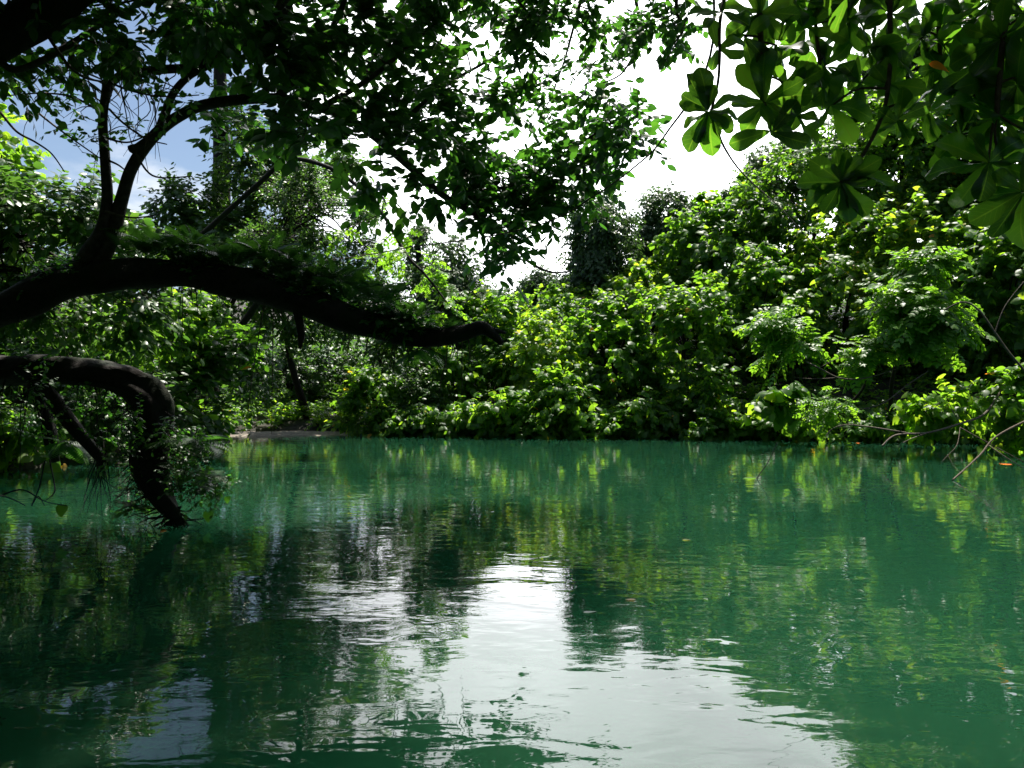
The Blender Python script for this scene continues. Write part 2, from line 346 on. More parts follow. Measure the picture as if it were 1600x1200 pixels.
# ------------------------------------------------------------------ foliage
EYE = np.array([0, 0, H]); UP = np.array([0, 0, 1.0])
def ball(rng, n):
    v = rng.normal(size=(n, 3)); return unit(v) * rng.random((n, 1)) ** (1 / 3)
STY = dict(   # leaf, size, clump radius, twigs, leaves per twig, twig length factor, droop, hang, normal: up / out / jitter
    hib=dict(leaf='heart', size=.19, rs=.62, ntw=10, nl=8, tl=1.05, droop=.25, hang=.5, nu=.8, no=.6, nj=.55, mat='HIB'),
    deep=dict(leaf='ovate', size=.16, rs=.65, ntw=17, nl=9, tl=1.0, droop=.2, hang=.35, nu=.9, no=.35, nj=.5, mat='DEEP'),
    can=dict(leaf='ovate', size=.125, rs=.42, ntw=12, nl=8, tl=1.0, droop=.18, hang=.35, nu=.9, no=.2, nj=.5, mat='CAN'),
    alm=dict(leaf='almond', size=.24, rs=.55, ntw=8, nl=8, tl=.9, droop=.1, hang=.1, nu=.8, no=.4, nj=.4, mat='ALM'),
    fine=dict(leaf='pinnate', size=.36, rs=.50, ntw=9, nl=6, tl=1.0, droop=.25, hang=.35, nu=.9, no=.4, nj=.35, mat='FINE'),
    small=dict(leaf='ovate', size=.085, rs=.40, ntw=12, nl=9, tl=1.1, droop=.2, hang=.3, nu=.9, no=.2, nj=.5, mat='DEEP'),
    vine=dict(leaf='diamond', size=.27, rs=.70, ntw=34, nl=10, tl=.9, droop=.5, hang=.7, nu=.6, no=.7, nj=.45, mat='FAR'))
MATS = dict(HIB=M_HIB, DEEP=M_DEEP, CAN=M_CAN, ALM=M_ALM, FINE=M_FINE, FERN=M_FERN, FAR=M_FAR)
def sprays(gl, gt, rng, c, rad, outw, st, dens=1.0, twig_r=.006):
    ntw = max(2, int(round(st['ntw'] * dens))); nl = st['nl']
    C = np.repeat(c, ntw, 0); R = np.repeat(rad, ntw, 0); O = np.repeat(outw, ntw, 0); n = len(C)
    b = ball(rng, n); d = unit(b * .9 + O * .55 + rng.normal(size=(n, 3)) * .35 + UP * .12)
    A = C + b * R * .55 - d * R * .35; L = R.mean(1) * st['tl'] * rng.uniform(.65, 1.25, n)
    if gt is not None: gt.twigs(A, d, L, st['droop'], np.full(n, twig_r) * rng.uniform(.6, 1.2, n))
    t = np.clip(np.linspace(.22, 1, nl)[None] + rng.uniform(-.06, .06, (n, nl)), 0, 1.02)[..., None]
    P = A[:, None] + (d * L[:, None])[:, None] * t - UP * (st['droop'] * L)[:, None, None] * t ** 2
    tg = d[:, None] - UP * 2 * st['droop'] * t
    sd = unit(np.cross(tg, UP)); sg = np.where(np.arange(nl) % 2, 1, -1)[None, :, None] * np.ones((n, 1, 1))
    ld = tg * (.35 + .5 * t) + sd * sg * .85 - UP * st['hang'] + rng.normal(size=(n, nl, 3)) * .28
    nr = UP * st['nu'] + O[:, None] * st['no'] + rng.normal(size=(n, nl, 3)) * st['nj']
    tone = np.clip(rng.random((n, nl)) * .85 + np.repeat(rng.uniform(0, .15, len(c)), ntw)[:, None] + st.get('ton', 0), 0, 1)
    tone = np.where(rng.random((n, nl)) < .004, rng.uniform(.97, 1, (n, nl)), np.minimum(tone, .95))
    sz = st['size'] * rng.uniform(.6, 1.25, (n, nl))
    gl.leaves(SHAPES[st['leaf']], P.reshape(-1, 3), ld.reshape(-1, 3), nr.reshape(-1, 3), sz.ravel(), tone.ravel())

def ell(px, py, rx, ry, D, rd=None):
    rx, ry = rx * D / FPX, ry * D / FPX
    return W(px, py, D), np.array([rx, (rx + ry) / 2 if rd is None else rd, ry])
def shell(rng, e, st, cover=1.0):
    """leaf clumps over the surface of an ellipsoid"""
    c, r = e; rs = st['rs']; rr = np.maximum(r - rs * .55, r * .35)
    p = 1.6075; area = 4 * math.pi * (((rr[0] * rr[1]) ** p + (rr[0] * rr[2]) ** p + (rr[1] * rr[2]) ** p) / 3) ** (1 / p)
    K = max(4, int(cover * 1.7 * area / (math.pi * rs * rs)) + 2)
    u = unit(rng.normal(size=(K * 2, 3))); pos = c + rr * u * rng.uniform(.55, 1.14, (K * 2, 1))
    face = (u * unit(EYE - pos)).sum(1); keep = (face > -.25) | (rng.random(K * 2) < .45); idx = np.flatnonzero(keep)[:K]
    pos = pos[idx]; u = u[idx]
    pos[:, 2] = np.maximum(pos[:, 2], ground_z(pos[:, 0], pos[:, 1]) + .12); pos[:, 2] = np.maximum(pos[:, 2], .18)
    return pos, u
def tree(name, label, cat, ells, sty, base=None, group=None, cover=1.0, dens=1.0, trunk_r=.12, twigs=True, seed=None, size=None, limbs=8, mat=None, bark=None):
    rng = np.random.default_rng(seed if seed is not None else abs(hash(label)) % 1000 if False else sum(map(ord, label)))
    st = dict(STY[sty]);
    if size: st['size'] *= size
    if group and 'hibiscus' in group: st['size'] *= rng.uniform(.78, 1.15); st['hang'] *= rng.uniform(.7, 1.4); st['ton'] = rng.uniform(-.25, .25)
    E = [ell(*e) for e in ells]
    cen = np.mean([e[0] for e in E], 0)
    if base is None: base = (cen[0] + rng.uniform(-.3, .3), cen[1] + .4 + .25 * E[0][1][1])
    bz = float(ground_z(base[0], base[1])); B = np.array([base[0], base[1], max(bz, -.3) - .05])
    root = thing(name, label, cat, B, group)
    gl, gt, gk = Geo(), Geo(), Geo()
    allp = []
    for e in E:
        pos, u = shell(rng, e, st, cover); allp.append(pos)
        sprays(gl, gt if twigs else None, rng, pos, np.full((len(pos), 3), st['rs']) * rng.uniform(.6, 1.45, (len(pos), 1)), u, st, dens)
    allp = np.concatenate(allp)
    top = E[0][0] + np.array([0, 0, E[0][1][2] * .1])
    mid = B * .45 + top * .55 + rng.normal(size=3) * (.12 if limbs else .03) * np.linalg.norm(top - B) * np.array([1, 1, .2])
    pts = [B, B * .75 + mid * .25 + rng.normal(size=3) * .05, mid, top]
    gk.tube(pts, [trunk_r * 1.35, trunk_r, trunk_r * .75, trunk_r * .3], sides=9, lump=.12, n=22, rng=rng)
    sel = rng.choice(len(allp), min(limbs * len(E), len(allp)), replace=False)
    for q in sel:
        f = rng.uniform(.35, .95); s0 = mid * (1 - f) + top * f if allp[q][2] > mid[2] else B * (1 - f) * .6 + mid * (1 - (1 - f) * .6)
        e1 = allp[q]; m1 = (s0 + e1) / 2 + UP * .12 * np.linalg.norm(e1 - s0) + rng.normal(size=3) * .08
        gk.tube([s0, m1, e1], [trunk_r * .24, trunk_r * .14, trunk_r * .04], sides=5, n=8, lump=.06, rng=rng)
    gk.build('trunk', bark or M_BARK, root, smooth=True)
    gl.build('crown', mat or MATS[st['mat']], root)
    if twigs: tag(gt.build('twigs', M_TWIG, root), kind='stuff')
    return root

# ---- far bank, right side: wall of sea hibiscus climbing the slope
HB = 'hibiscus trees on the far bank'
tree('hibiscus_tree', 'hibiscus tree with a rounded crown just under the vine-covered column tree', 'tree', [(895, 500, 95, 72, 31.5)], 'hib', group=HB, trunk_r=.14)
tree('hibiscus_tree', 'hibiscus tree on the slope below the grey-green round-topped tree', 'tree', [(1010, 470, 110, 75, 32)], 'hib', group=HB, trunk_r=.14)
tree('hibiscus_tree', 'hibiscus tree where the sloping skyline meets the white sky gap', 'tree', [(1130, 400, 110, 100, 32)], 'hib', group=HB, trunk_r=.15)
tree('hibiscus_tree', 'glossy-leaved hibiscus tree rising behind the single hanging leaf rosette', 'tree', [(1275, 345, 130, 125, 32)], 'hib', group=HB, trunk_r=.15)
tree('hibiscus_tree', 'glittering hibiscus tree high on the slope below the orange leaf', 'tree', [(1410, 270, 130, 150, 31.5)], 'hib', group=HB, trunk_r=.15)
tree('hibiscus_tree', 'tall hibiscus tree high on the slope at the frame edge', 'tree', [(1560, 225, 140, 190, 31)], 'hib', group=HB, trunk_r=.16)
tree('hibiscus_tree', 'bright hibiscus tree standing beside the tip of the arching limb', 'tree', [(850, 570, 75, 80, 27.5)], 'hib', group=HB)
tree('hibiscus_tree', 'hibiscus tree with sunlit top and dark hollow beside it, mid bank', 'tree', [(950, 560, 75, 95, 27.5)], 'hib', group=HB, cover=.75)
tree('hibiscus_tree', 'shadowy hibiscus tree behind the big-leaved drooping spray', 'tree', [(1070, 540, 85, 115, 27)], 'hib', group=HB, cover=.7)
tree('hibiscus_tree', 'hibiscus tree hung with loose leaf strings above a black hollow', 'tree', [(1190, 490, 95, 110, 28)], 'hib', group=HB, cover=.75)
tree('hibiscus_tree', 'broad hibiscus tree behind the compound-leaved boughs', 'tree', [(1330, 460, 105, 130, 28)], 'hib', group=HB, cover=.75)
tree('hibiscus_tree', 'hibiscus tree behind the pale bare twigs, half in deep shade', 'tree', [(1470, 470, 110, 150, 27)], 'hib', group=HB, cover=.75)
tree('hibiscus_tree', 'large-leaved hibiscus tree filling the frame edge above the water', 'tree', [(1600, 470, 110, 170, 24.5)], 'hib', group=HB, cover=.8, size=1.1)
SB = 'shrubs along the far waterline'
tree('shore_shrub', 'pale yellow-green shrub trailing over the waterline under the limb tip', 'shrub', [(790, 640, 60, 38, 25.2, .8), (730, 650, 40, 26, 25.4, .7)], 'hib', group=SB, trunk_r=.05, base=(0.2, 26.2))
tree('shore_shrub', 'round sunlit shrub overhanging the water between two dark hollows', 'shrub', [(880, 620, 50, 55, 25.2, .9), (870, 665, 50, 18, 24.9, .6)], 'hib', group=SB, trunk_r=.05, base=(1.6, 26.2))
tree('shore_shrub', 'low shrub of scattered bright leaves beside the dark mid-bank hollow', 'shrub', [(980, 635, 50, 40, 25, .8), (960, 668, 45, 14, 24.6, .5)], 'hib', group=SB, trunk_r=.05, cover=.7, base=(3.6, 26))
tree('shore_shrub', 'shrub with a tall leafy spire rising from the waterline', 'shrub', [(1110, 600, 26, 50, 24.6, .6), (1100, 655, 48, 22, 24.4, .7)], 'hib', group=SB, trunk_r=.05, base=(6.0, 25.4))
tree('shore_shrub', 'drooping spray of extra large heart-shaped leaves above the water', 'shrub', [(1215, 625, 30, 34, 22.5, .5)], 'hib', group=SB, trunk_r=.05, size=1.5, base=(8.0, 24.8))
tree('shore_shrub', 'low dark shrub at the waterline under the compound-leaved boughs', 'shrub', [(1260, 655, 60, 22, 23.6, .7), (1180, 665, 40, 16, 24, .6)], 'hib', group=SB, trunk_r=.05, cover=.7, base=(9.2, 24.8))
tree('shore_shrub', 'yellow-green shrub leaning over the pale bare twigs', 'shrub', [(1490, 625, 55, 35, 20.5, .7), (1440, 640, 40, 25, 20.5, .6)], 'hib', group=SB, trunk_r=.05, size=1.05, base=(12.3, 23.4))
tree('shore_shrub', 'big-leaved shrub at the frame edge just above the slanting bare branch', 'shrub', [(1575, 610, 50, 55, 19, .8), (1600, 660, 40, 25, 19, .6)], 'hib', group=SB, trunk_r=.05, size=1.1, base=(14.2, 22.5))
FB = 'compound-leaved boughs on the far bank'
tree('ash_tree', 'bright green compound-leaved tree of soft layered sprays, the fullest one', 'tree', [(1440, 500, 60, 60, 19.5, .9), (1400, 470, 45, 30, 19.5, .7), (1450, 420, 45, 35, 19.8, .7)], 'fine', group=FB, trunk_r=.07, base=(11.5, 23.8))
tree('ash_tree', 'fan of compound leaves above the long pale curving twig', 'tree', [(1245, 540, 42, 26, 20.5, .6), (1220, 505, 40, 22, 20.6, .6)], 'fine', group=FB, trunk_r=.05, base=(8.8, 24.8))
tree('ash_tree', 'small bough of compound leaves lit against a black hollow', 'tree', [(1345, 555, 36, 30, 20, .6)], 'fine', group=FB, trunk_r=.05, base=(10.0, 24.6))
tree('ash_tree', 'low mound of small compound leaves touching the waterline', 'shrub', [(1305, 635, 42, 24, 21, .6)], 'fine', group=FB, trunk_r=.04, size=.75, base=(9.6, 24.8))

# ---- middle: bushes left of the sunlit wall
MB = 'bushes at the river bend'
tree('bend_bush', 'leafy bush on the point beside the sandbar, lit on its upper side', 'bush', [(580, 620, 55, 60, 26.5, 1.1), (560, 660, 40, 20, 26.2, .8)], 'hib', group=MB, size=.85, trunk_r=.07, base=(-4.4, 27.2))
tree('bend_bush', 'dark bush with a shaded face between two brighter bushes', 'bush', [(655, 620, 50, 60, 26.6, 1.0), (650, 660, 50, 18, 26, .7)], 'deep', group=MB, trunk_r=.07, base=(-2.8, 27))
tree('bend_bush', 'bush with glittering leaves directly under the thick arching limb', 'bush', [(700, 580, 65, 55, 28, 1.3)], 'hib', group=MB, trunk_r=.09)
tree('bend_bush', 'tall dense bush filling the gap behind the arching limb tip', 'bush', [(770, 500, 60, 60, 29.5, 1.5), (800, 560, 50, 60, 28.5, 1.2)], 'hib', group=MB, size=.95, trunk_r=.1)
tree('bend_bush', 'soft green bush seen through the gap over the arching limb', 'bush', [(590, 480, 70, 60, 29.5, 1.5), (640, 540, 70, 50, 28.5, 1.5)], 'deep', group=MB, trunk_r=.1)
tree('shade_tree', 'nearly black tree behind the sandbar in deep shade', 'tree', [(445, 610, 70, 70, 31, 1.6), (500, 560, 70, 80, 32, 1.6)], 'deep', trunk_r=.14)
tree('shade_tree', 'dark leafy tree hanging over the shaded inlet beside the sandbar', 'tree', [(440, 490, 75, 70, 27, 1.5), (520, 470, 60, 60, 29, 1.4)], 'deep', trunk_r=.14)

# ---- tall trees against the sky
VT = 'vine-covered trees standing against the sky'
tree('vine_tree', 'vine-draped dome-topped tree beyond the river bend, above the arching limb', 'tree', [(706, 406, 42, 46, 31), (702, 460, 74, 64, 31), (742, 490, 48, 62, 31)], 'vine', group=VT, limbs=0, cover=1.5, trunk_r=.3, twigs=False, size=.55)
tree('vine_tree', 'thin vine-wrapped stump tree beside the dome-topped one', 'tree', [(652, 365, 14, 24, 32), (650, 415, 16, 45, 32)], 'vine', group=VT, limbs=0, cover=1.5, trunk_r=.25, twigs=False, size=.55)
tree('vine_tree', 'tall vine-smothered tree like a dark column in the sky gap', 'tree', [(938, 338, 58, 56, 33.5), (935, 395, 62, 60, 33.5), (935, 440, 66, 60, 33.5)], 'vine', group=VT, limbs=0, cover=1.5, trunk_r=.35, twigs=False, size=.55)
tree('vine_tree', 'round-topped grey-green tree furthest up the valley under the white sky', 'tree', [(1046, 328, 54, 50, 35.5), (1045, 370, 72, 52, 35.5), (1105, 355, 55, 50, 35.5)], 'vine', group=VT, limbs=0, cover=1.5, trunk_r=.35, twigs=False, size=.55)
tree('vine_tree', 'dark vine-hung tree crowning the slope behind the leaf rosettes', 'tree', [(1215, 265, 65, 55, 35), (1180, 310, 60, 50, 35)], 'vine', group=VT, limbs=0, cover=1.5, trunk_r=.3, twigs=False, size=.55)
tree('vine_tree', 'low feathery tree in the bottom of the sky notch', 'tree', [(840, 440, 45, 30, 37), (800, 475, 50, 30, 37)], 'vine', group=VT, limbs=0, cover=1.5, trunk_r=.25, twigs=False, size=.55)
tree('vine_tree', 'leafy tree crowning the slope near the frame edge', 'tree', [(1360, 190, 75, 70, 34), (1480, 120, 90, 90, 33), (1590, 80, 90, 90, 32), (1400, 90, 70, 60, 34)], 'vine', group=VT, limbs=0, cover=1.5, trunk_r=.3, twigs=False, size=.55)

# ---- left bank
LB = 'trees on the shaded bank'
tree('almond_bush', 'sea almond bush with bright paddle leaves at the corner of the shaded bank', 'bush', [(350, 560, 45, 60, 20, 1.1), (385, 540, 35, 40, 20.4, .9), (345, 650, 40, 45, 20.2, .8), (300, 600, 50, 80, 19.5, 1.1)], 'alm', group=LB, trunk_r=.08, base=(-9.4, 20.2))
tree('hibiscus_bush', 'sunlit hibiscus bush at the waterline under the lower limb', 'bush', [(45, 680, 55, 45, 15.2, .8), (-30, 660, 60, 60, 15, .9)], 'hib', group=LB, trunk_r=.05, base=(-11.6, 15.4))
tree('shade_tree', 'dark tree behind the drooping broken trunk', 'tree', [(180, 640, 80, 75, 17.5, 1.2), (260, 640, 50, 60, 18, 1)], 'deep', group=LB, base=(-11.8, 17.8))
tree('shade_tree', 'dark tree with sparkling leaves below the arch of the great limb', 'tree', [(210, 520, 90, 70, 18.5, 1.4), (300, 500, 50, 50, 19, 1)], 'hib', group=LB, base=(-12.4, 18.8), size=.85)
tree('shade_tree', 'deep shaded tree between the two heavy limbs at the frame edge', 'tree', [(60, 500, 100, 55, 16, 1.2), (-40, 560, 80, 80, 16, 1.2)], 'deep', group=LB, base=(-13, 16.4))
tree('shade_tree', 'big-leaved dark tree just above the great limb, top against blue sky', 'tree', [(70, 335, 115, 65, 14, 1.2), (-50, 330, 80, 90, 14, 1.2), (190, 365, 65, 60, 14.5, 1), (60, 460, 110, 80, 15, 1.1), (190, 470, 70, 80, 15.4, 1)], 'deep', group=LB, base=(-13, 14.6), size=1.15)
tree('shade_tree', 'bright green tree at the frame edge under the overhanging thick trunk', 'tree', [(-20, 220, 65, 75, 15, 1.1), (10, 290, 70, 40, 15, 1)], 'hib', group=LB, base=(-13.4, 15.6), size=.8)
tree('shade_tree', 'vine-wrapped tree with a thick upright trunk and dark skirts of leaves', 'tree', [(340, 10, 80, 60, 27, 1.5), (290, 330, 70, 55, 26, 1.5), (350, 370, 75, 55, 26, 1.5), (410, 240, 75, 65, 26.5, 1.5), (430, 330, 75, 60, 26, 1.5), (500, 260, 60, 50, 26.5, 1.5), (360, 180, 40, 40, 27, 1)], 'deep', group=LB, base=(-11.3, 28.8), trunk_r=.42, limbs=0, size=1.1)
tree('shade_tree', 'airy pale green tree with small leaves beside the slender slanting stem', 'tree', [(470, 300, 65, 50, 20, 1.2), (420, 390, 60, 50, 20, 1.2), (550, 330, 45, 40, 20, 1), (500, 400, 70, 45, 20, 1.2), (590, 400, 45, 35, 20, .9)], 'small', group=LB, base=(-10, 22.2), cover=1.3)

# ---- the shaded wood and undergrowth behind the banks: masses nobody could count
def far_wood():
    rng = np.random.default_rng(5); st = dict(STY['deep'], leaf='diamond', size=.34, rs=1.1, ntw=16, nl=8); g = Geo(); pos = []
    while len(pos) < 1500:
        x, y = rng.uniform(-45, 45), rng.uniform(6, 62); d = float(river_dist(np.array(x), np.array(y)))
        if d < 3.2 or (abs(x) / max(y, 1) > 1.0) or (x > 0 and d < 6): continue
        D = y; zmax = H + (.075 if x < 2 else .10) * D; gz0 = float(ground_z(x, y))
        pos.append((x, y, rng.uniform(gz0 + .2, max(gz0 + .5, zmax - .9))))
    pos = np.array(pos); u = unit(np.array([0, -1, .6]) + rng.normal(size=pos.shape) * .4)
    sprays(g, None, rng, pos, np.full(pos.shape, 1.15), u, st)
    tag(g.build('far_wood', M_DEEP), kind='stuff')
far_wood()
def unseen_near_wood():  # wood out of view round the camera, added to block sky light
    rng = np.random.default_rng(9); st = dict(STY['deep'], leaf='ovate', size=.30, rs=1.2, ntw=16, nl=8); g = Geo(); pos = []
    while len(pos) < 1500:
        x, y, z = rng.uniform(-17, 17), rng.uniform(-13, 13), rng.uniform(.3, 12)
        side = abs(x) > .80 * max(y, 0) + 4.0
        if not side or float(river_dist(np.array(x), np.array(y))) < .4 and z < 3.0: continue
        if y > -4 and abs(x) < 4.5 and z < 8: continue
        if x > 0 and y > 6: continue
        if y > 2 and z > 9: continue
        pos.append((x, y, z))
    while len(pos) < 1900:
        x, y = rng.uniform(-8, 8), rng.uniform(-9, 1.5); pos.append((x, y, rng.uniform(8.5, 11)))
    pos = np.array(pos); u = unit(rng.normal(size=pos.shape))
    sprays(g, None, rng, pos, np.full(pos.shape, 1.2), u, st)
    tag(g.build('unseen_near_wood', M_DEEP), kind='stuff')
unseen_near_wood()
def undergrowth():
    rng = np.random.default_rng(6); st = dict(STY['deep'], size=.14, rs=.35, ntw=7, nl=7, droop=.3); g = Geo(); pos = []
    while len(pos) < 2600:
        x, y = rng.uniform(-20, 26), rng.uniform(5, 36); d = float(river_dist(np.array(x), np.array(y)))
        if d < .05 or d > 9 or rng.random() > math.exp(-d / 3.5) + .1: continue
        if -11 < x < -5 and 25.5 < y < 27.2: continue
        pos.append((x, y, float(ground_z(x, y)) + rng.uniform(.05, .5)))
    pos = np.array(pos); u = unit(np.array([0, -.5, .8]) + rng.normal(size=pos.shape) * .4)
    sprays(g, None, rng, pos, np.full(pos.shape, .4), u, st)
    fr = []
    while len(fr) < 700:
        x, y = rng.uniform(-4.5, 18), rng.uniform(17, 28.5); d = float(river_dist(np.array(x), np.array(y)))
        if -.35 - .7 * max(math.sin(x * 1.9) * math.sin(x * .7 + 1), 0) < d < .7: fr.append((x, y, max(float(ground_z(x, y)), 0) + .12 + .7 * rng.random() ** 2))
    fr = np.array(fr); u = unit(np.array([0, -.8, .5]) + rng.normal(size=fr.shape) * .4)
    sprays(g, None, rng, fr, np.full(fr.shape, .38), u, dict(STY['hib'], size=.16, ntw=5, droop=.5))
    tag(g.build('undergrowth', M_HIB), kind='stuff')
undergrowth()

# ---- trees over the near water
def wp(p, D=None):
    """photo point and distance to a place; a 3-tuple marked 'w' is already a place"""
    return np.array(p[1:], float) if p[0] == 'w' else W(*p)
def limb(g, pts, rpx, n=None, sides=12, lump=.10, seed=0):
    P = np.array([wp(p) for p in pts]); D = P[:, 1]
    R = np.interp(np.linspace(0, 1, len(pts)), np.linspace(0, 1, len(rpx)), rpx) * D / FPX
    g.tube(P, R, sides=sides, lump=lump, n=n or len(pts) * 7, rng=np.random.default_rng(seed)); return P
def dense(P, m=12):
    return np.concatenate([a + (b - a) * np.linspace(0, 1, m, endpoint=False)[:, None] for a, b in zip(P[:-1], P[1:])])
def link(g, clumps, lines, rng, r0=.010, maxd=3.4):
    """a thin branch from the closest limb to each leaf clump"""
    Q = np.concatenate([dense(l) for l in lines])
    for c in clumps:
        d = np.linalg.norm(Q - c, axis=1); q = Q[np.argmin(d + rng.uniform(0, .35, len(d)))]; l = np.linalg.norm(q - c)
        if l < .15 or l > maxd: continue
        m = (q + c) / 2 + rng.normal(size=3) * .10 * l + UP * .06 * l
        g.tube([q, m, c], [r0 + .006 * l, r0, r0 * .35], sides=5, n=9, rng=rng)
def clump_set(rng, rows, per, spread=1.0):
    """rows (px, py, rx, ry, D): several leaf clumps round each place"""
    c = []
    for px, py, rx, ry, D in rows:
        k = max(1, int(round(per * rx * ry / 3600.)))
        b = ball(rng, k) * spread; DD = D * (1 + .10 * b[:, 1])
        for i in range(k): c.append(W(px + rx * b[i, 0], py + ry * b[i, 2], DD[i]))
    return np.array(c)

def back(p):
    return p if p[0] == 'w' else (p[0], p[1], p[2] * float(np.interp(p[0], [160, 430, 600, 830], [1, 1.18, 1.5, 1.85])))
def leaning_tree():
    rng = np.random.default_rng(21)
    t = thing('leaning_tree', 'great old tree whose black mossy limb arches low across the river under its canopy', 'tree', (-9.5, 9.7, 0))
    g = Geo()
    main = limb(g, [('w', -9.7, 9.8, -.2), ('w', -9.0, 9.6, .7), (-170, 590, 9.4), (-80, 520, 9.2), (0, 484, 9.1), (90, 447, 9), (200, 428, 8.9), (300, 430, 8.8), (400, 449, 8.7), (500, 480, 8.6), (600, 515, 8.5), (660, 529, 8.4), (720, 520, 8.3), (755, 512, 8.25), (785, 537, 8.2)],
                [46, 40, 34, 30, 27, 26, 24, 22, 24, 23, 20, 15, 12, 11, 4], sides=18, lump=.16, seed=1)
    # stub ends and knots on the big limb
    limb(g, [(755, 513, 8.25), (790, 520, 8.2)], [7, 2], seed=2); limb(g, [(460, 470, 8.6), (470, 520, 8.6), (468, 545, 8.6)], [8, 6, 2], seed=3); limb(g, [(395, 440, 8.7), (405, 410, 8.8), (412, 385, 8.9)], [9, 7, 5], seed=4)
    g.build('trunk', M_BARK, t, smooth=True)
    stems = []
    for i, (pts, r) in enumerate([
        ([(118, 440, 8.95), (135, 400, 8.9), (158, 360, 8.9), (167, 310, 8.8), (163, 250, 8.7), (160, 190, 8.6), (165, 140, 8.5), (172, 60, 8.3), (162, -60, 8.1), (150, -200, 7.8)], [15, 13, 10, 8.5, 7.5, 7, 6.5, 6, 5, 3]),
        ([(161, 165, 8.55), (175, 128, 8.5), (205, 112, 8.4), (260, 107, 8.2), (305, 104, 8), (350, 85, 7.8), (400, 55, 7.6), (445, 15, 7.4), (480, -50, 7.2), (520, -140, 7)], [6.5, 6.5, 7, 7, 6.5, 6, 5, 3]),
        ([(140, 440, 8.95), (172, 375, 8.9), (190, 310, 8.7), (206, 260, 8.5), (240, 212, 8.3), (285, 178, 8.1), (335, 160, 7.9), (430, 153, 7.6), (500, 168, 7.3), (545, 185, 7.1), (600, 225, 6.9), (660, 278, 6.8), (692, 305, 6.7), (722, 323, 6.7), (760, 345, 6.6), (800, 378, 6.5), (825, 408, 6.5), (860, 425, 6.4), (890, 424, 6.4)], [14, 12, 10, 9, 9, 8.5, 8, 8, 7, 6.5, 6, 5.5, 5, 4.5, 3.5, 2.5, 1.6, 1]),
        ([(240, 212, 8.3), (210, 233, 8.4), (204, 226, 8.4)], [7, 6.5, 5]),
        ([(248, 204, 8.3), (258, 175, 8.2), (270, 145, 8.1), (295, 118, 8), (330, 100, 7.9)], [7, 6.5, 6, 5.5, 5]),
        ([(722, 323, 6.7), (745, 300, 6.6), (800, 290, 6.5), (850, 262, 6.4), (905, 225, 6.3), (960, 190, 6.2)], [3.5, 3, 2.5, 2, 1.5]),
        ([(600, 225, 6.9), (640, 180, 6.8), (700, 130, 6.7), (770, 90, 6.6), (830, 50, 6.5)], [4.5, 4, 3, 2, 1]),
        ([(430, 153, 7.6), (470, 110, 7.3), (520, 40, 7), (560, -50, 6.7), (640, -180, 6.4)], [6, 5, 4, 3]),
        ([(500, 168, 7.3), (580, 120, 7), (650, 60, 6.7), (720, 0, 6.5), (800, -80, 6.2)], [5, 4, 3, 2]),
        ([(470, 480, 9.6), (505, 262, 9.6)], [.1, .1])][:9]):
        gb = Geo(); stems.append(limb(gb, [back(p) for p in pts], np.array(r) * np.linspace(1, 1, len(r)), sides=10, lump=.07, seed=10 + i)); gb.build('branch', M_SMOOTH, t, smooth=True)
    rows = [(400, 30, 70, 50, 7.6), (470, 60, 60, 60, 7.4), (530, 30, 70, 50, 7.2), (600, 40, 60, 60, 7), (660, 30, 60, 60, 6.8), (720, 50, 50, 50, 6.7), (530, 100, 60, 50, 7.1), (600, 110, 60, 50, 6.9),
            (660, 110, 55, 50, 6.8), (700, 100, 45, 40, 6.7), (560, 170, 60, 40, 7), (620, 180, 60, 45, 6.9), (690, 170, 40, 35, 6.8), (620, 240, 50, 35, 6.8), (560, 240, 40, 35, 7), (690, 240, 55, 45, 6.7), (740, 220, 50, 35, 6.6),
            (770, 260, 55, 45, 6.6), (830, 290, 50, 40, 6.5), (790, 320, 50, 45, 6.5), (840, 330, 40, 40, 6.5), (880, 290, 40, 35, 6.4), (790, 375, 45, 24, 6.5), (900, 250, 36, 40, 6.4), (950, 175, 45, 28, 6.2), (940, 215, 40, 35, 6.3), (985, 200, 25, 18, 6.2), (880, 220, 25, 25, 6.4),
            (440, 190, 60, 40, 7.5), (500, 205, 40, 30, 7.3), (400, 130, 60, 45, 7.7), (460, 130, 50, 30, 7.5), (340, 50, 50, 45, 7.8), (650, 300, 30, 25, 6.8), (610, 290, 20, 20, 6.8), (760, 150, 40, 30, 6.6), (770, 20, 40, 35, 6.5), (180, 40, 40, 20, 8.4), (340, 215, 30, 25, 8.8), (300, 60, 50, 35, 8.1)]
    up = [(x, y, 90, 80, D) for x, y, D in [(420, -90, 7), (560, -110, 6.6), (700, -90, 6.3), (500, -230, 6.3), (640, -230, 6), (780, -180, 6), (340, -60, 7.4), (320, -200, 7)]]  # clumps above the frame, added for the shade they cast
    up += [(x, y, 90, 70, D) for x, y, D in [(640, -110, 7.4), (760, -100, 7.2), (860, -120, 7), (700, -260, 7.5), (820, -260, 7.2), (940, -240, 7), (560, -280, 8)]]  # further unseen clumps, put in to shade the canopy leaves
    rows = rows + [q for q in rows if q[0] >= 735]; rows = [(*q[:4], back((q[0], q[1], q[4]))[2]) for q in rows]; up = [(*q[:4], q[4] * 1.35) for q in up]
    c = clump_set(rng, rows, 2.7); c2 = clump_set(rng, up, 1.6)
    shade_roof = np.stack([rng.uniform(-13, -.5, 150), rng.uniform(8.2, 13.0, 150), rng.uniform(0, 3, 150)], -1); shade_roof[:, 2] += H + .53 * shade_roof[:, 1] + .5  # unseen leaf clumps overhead, added to shade the limbs and water
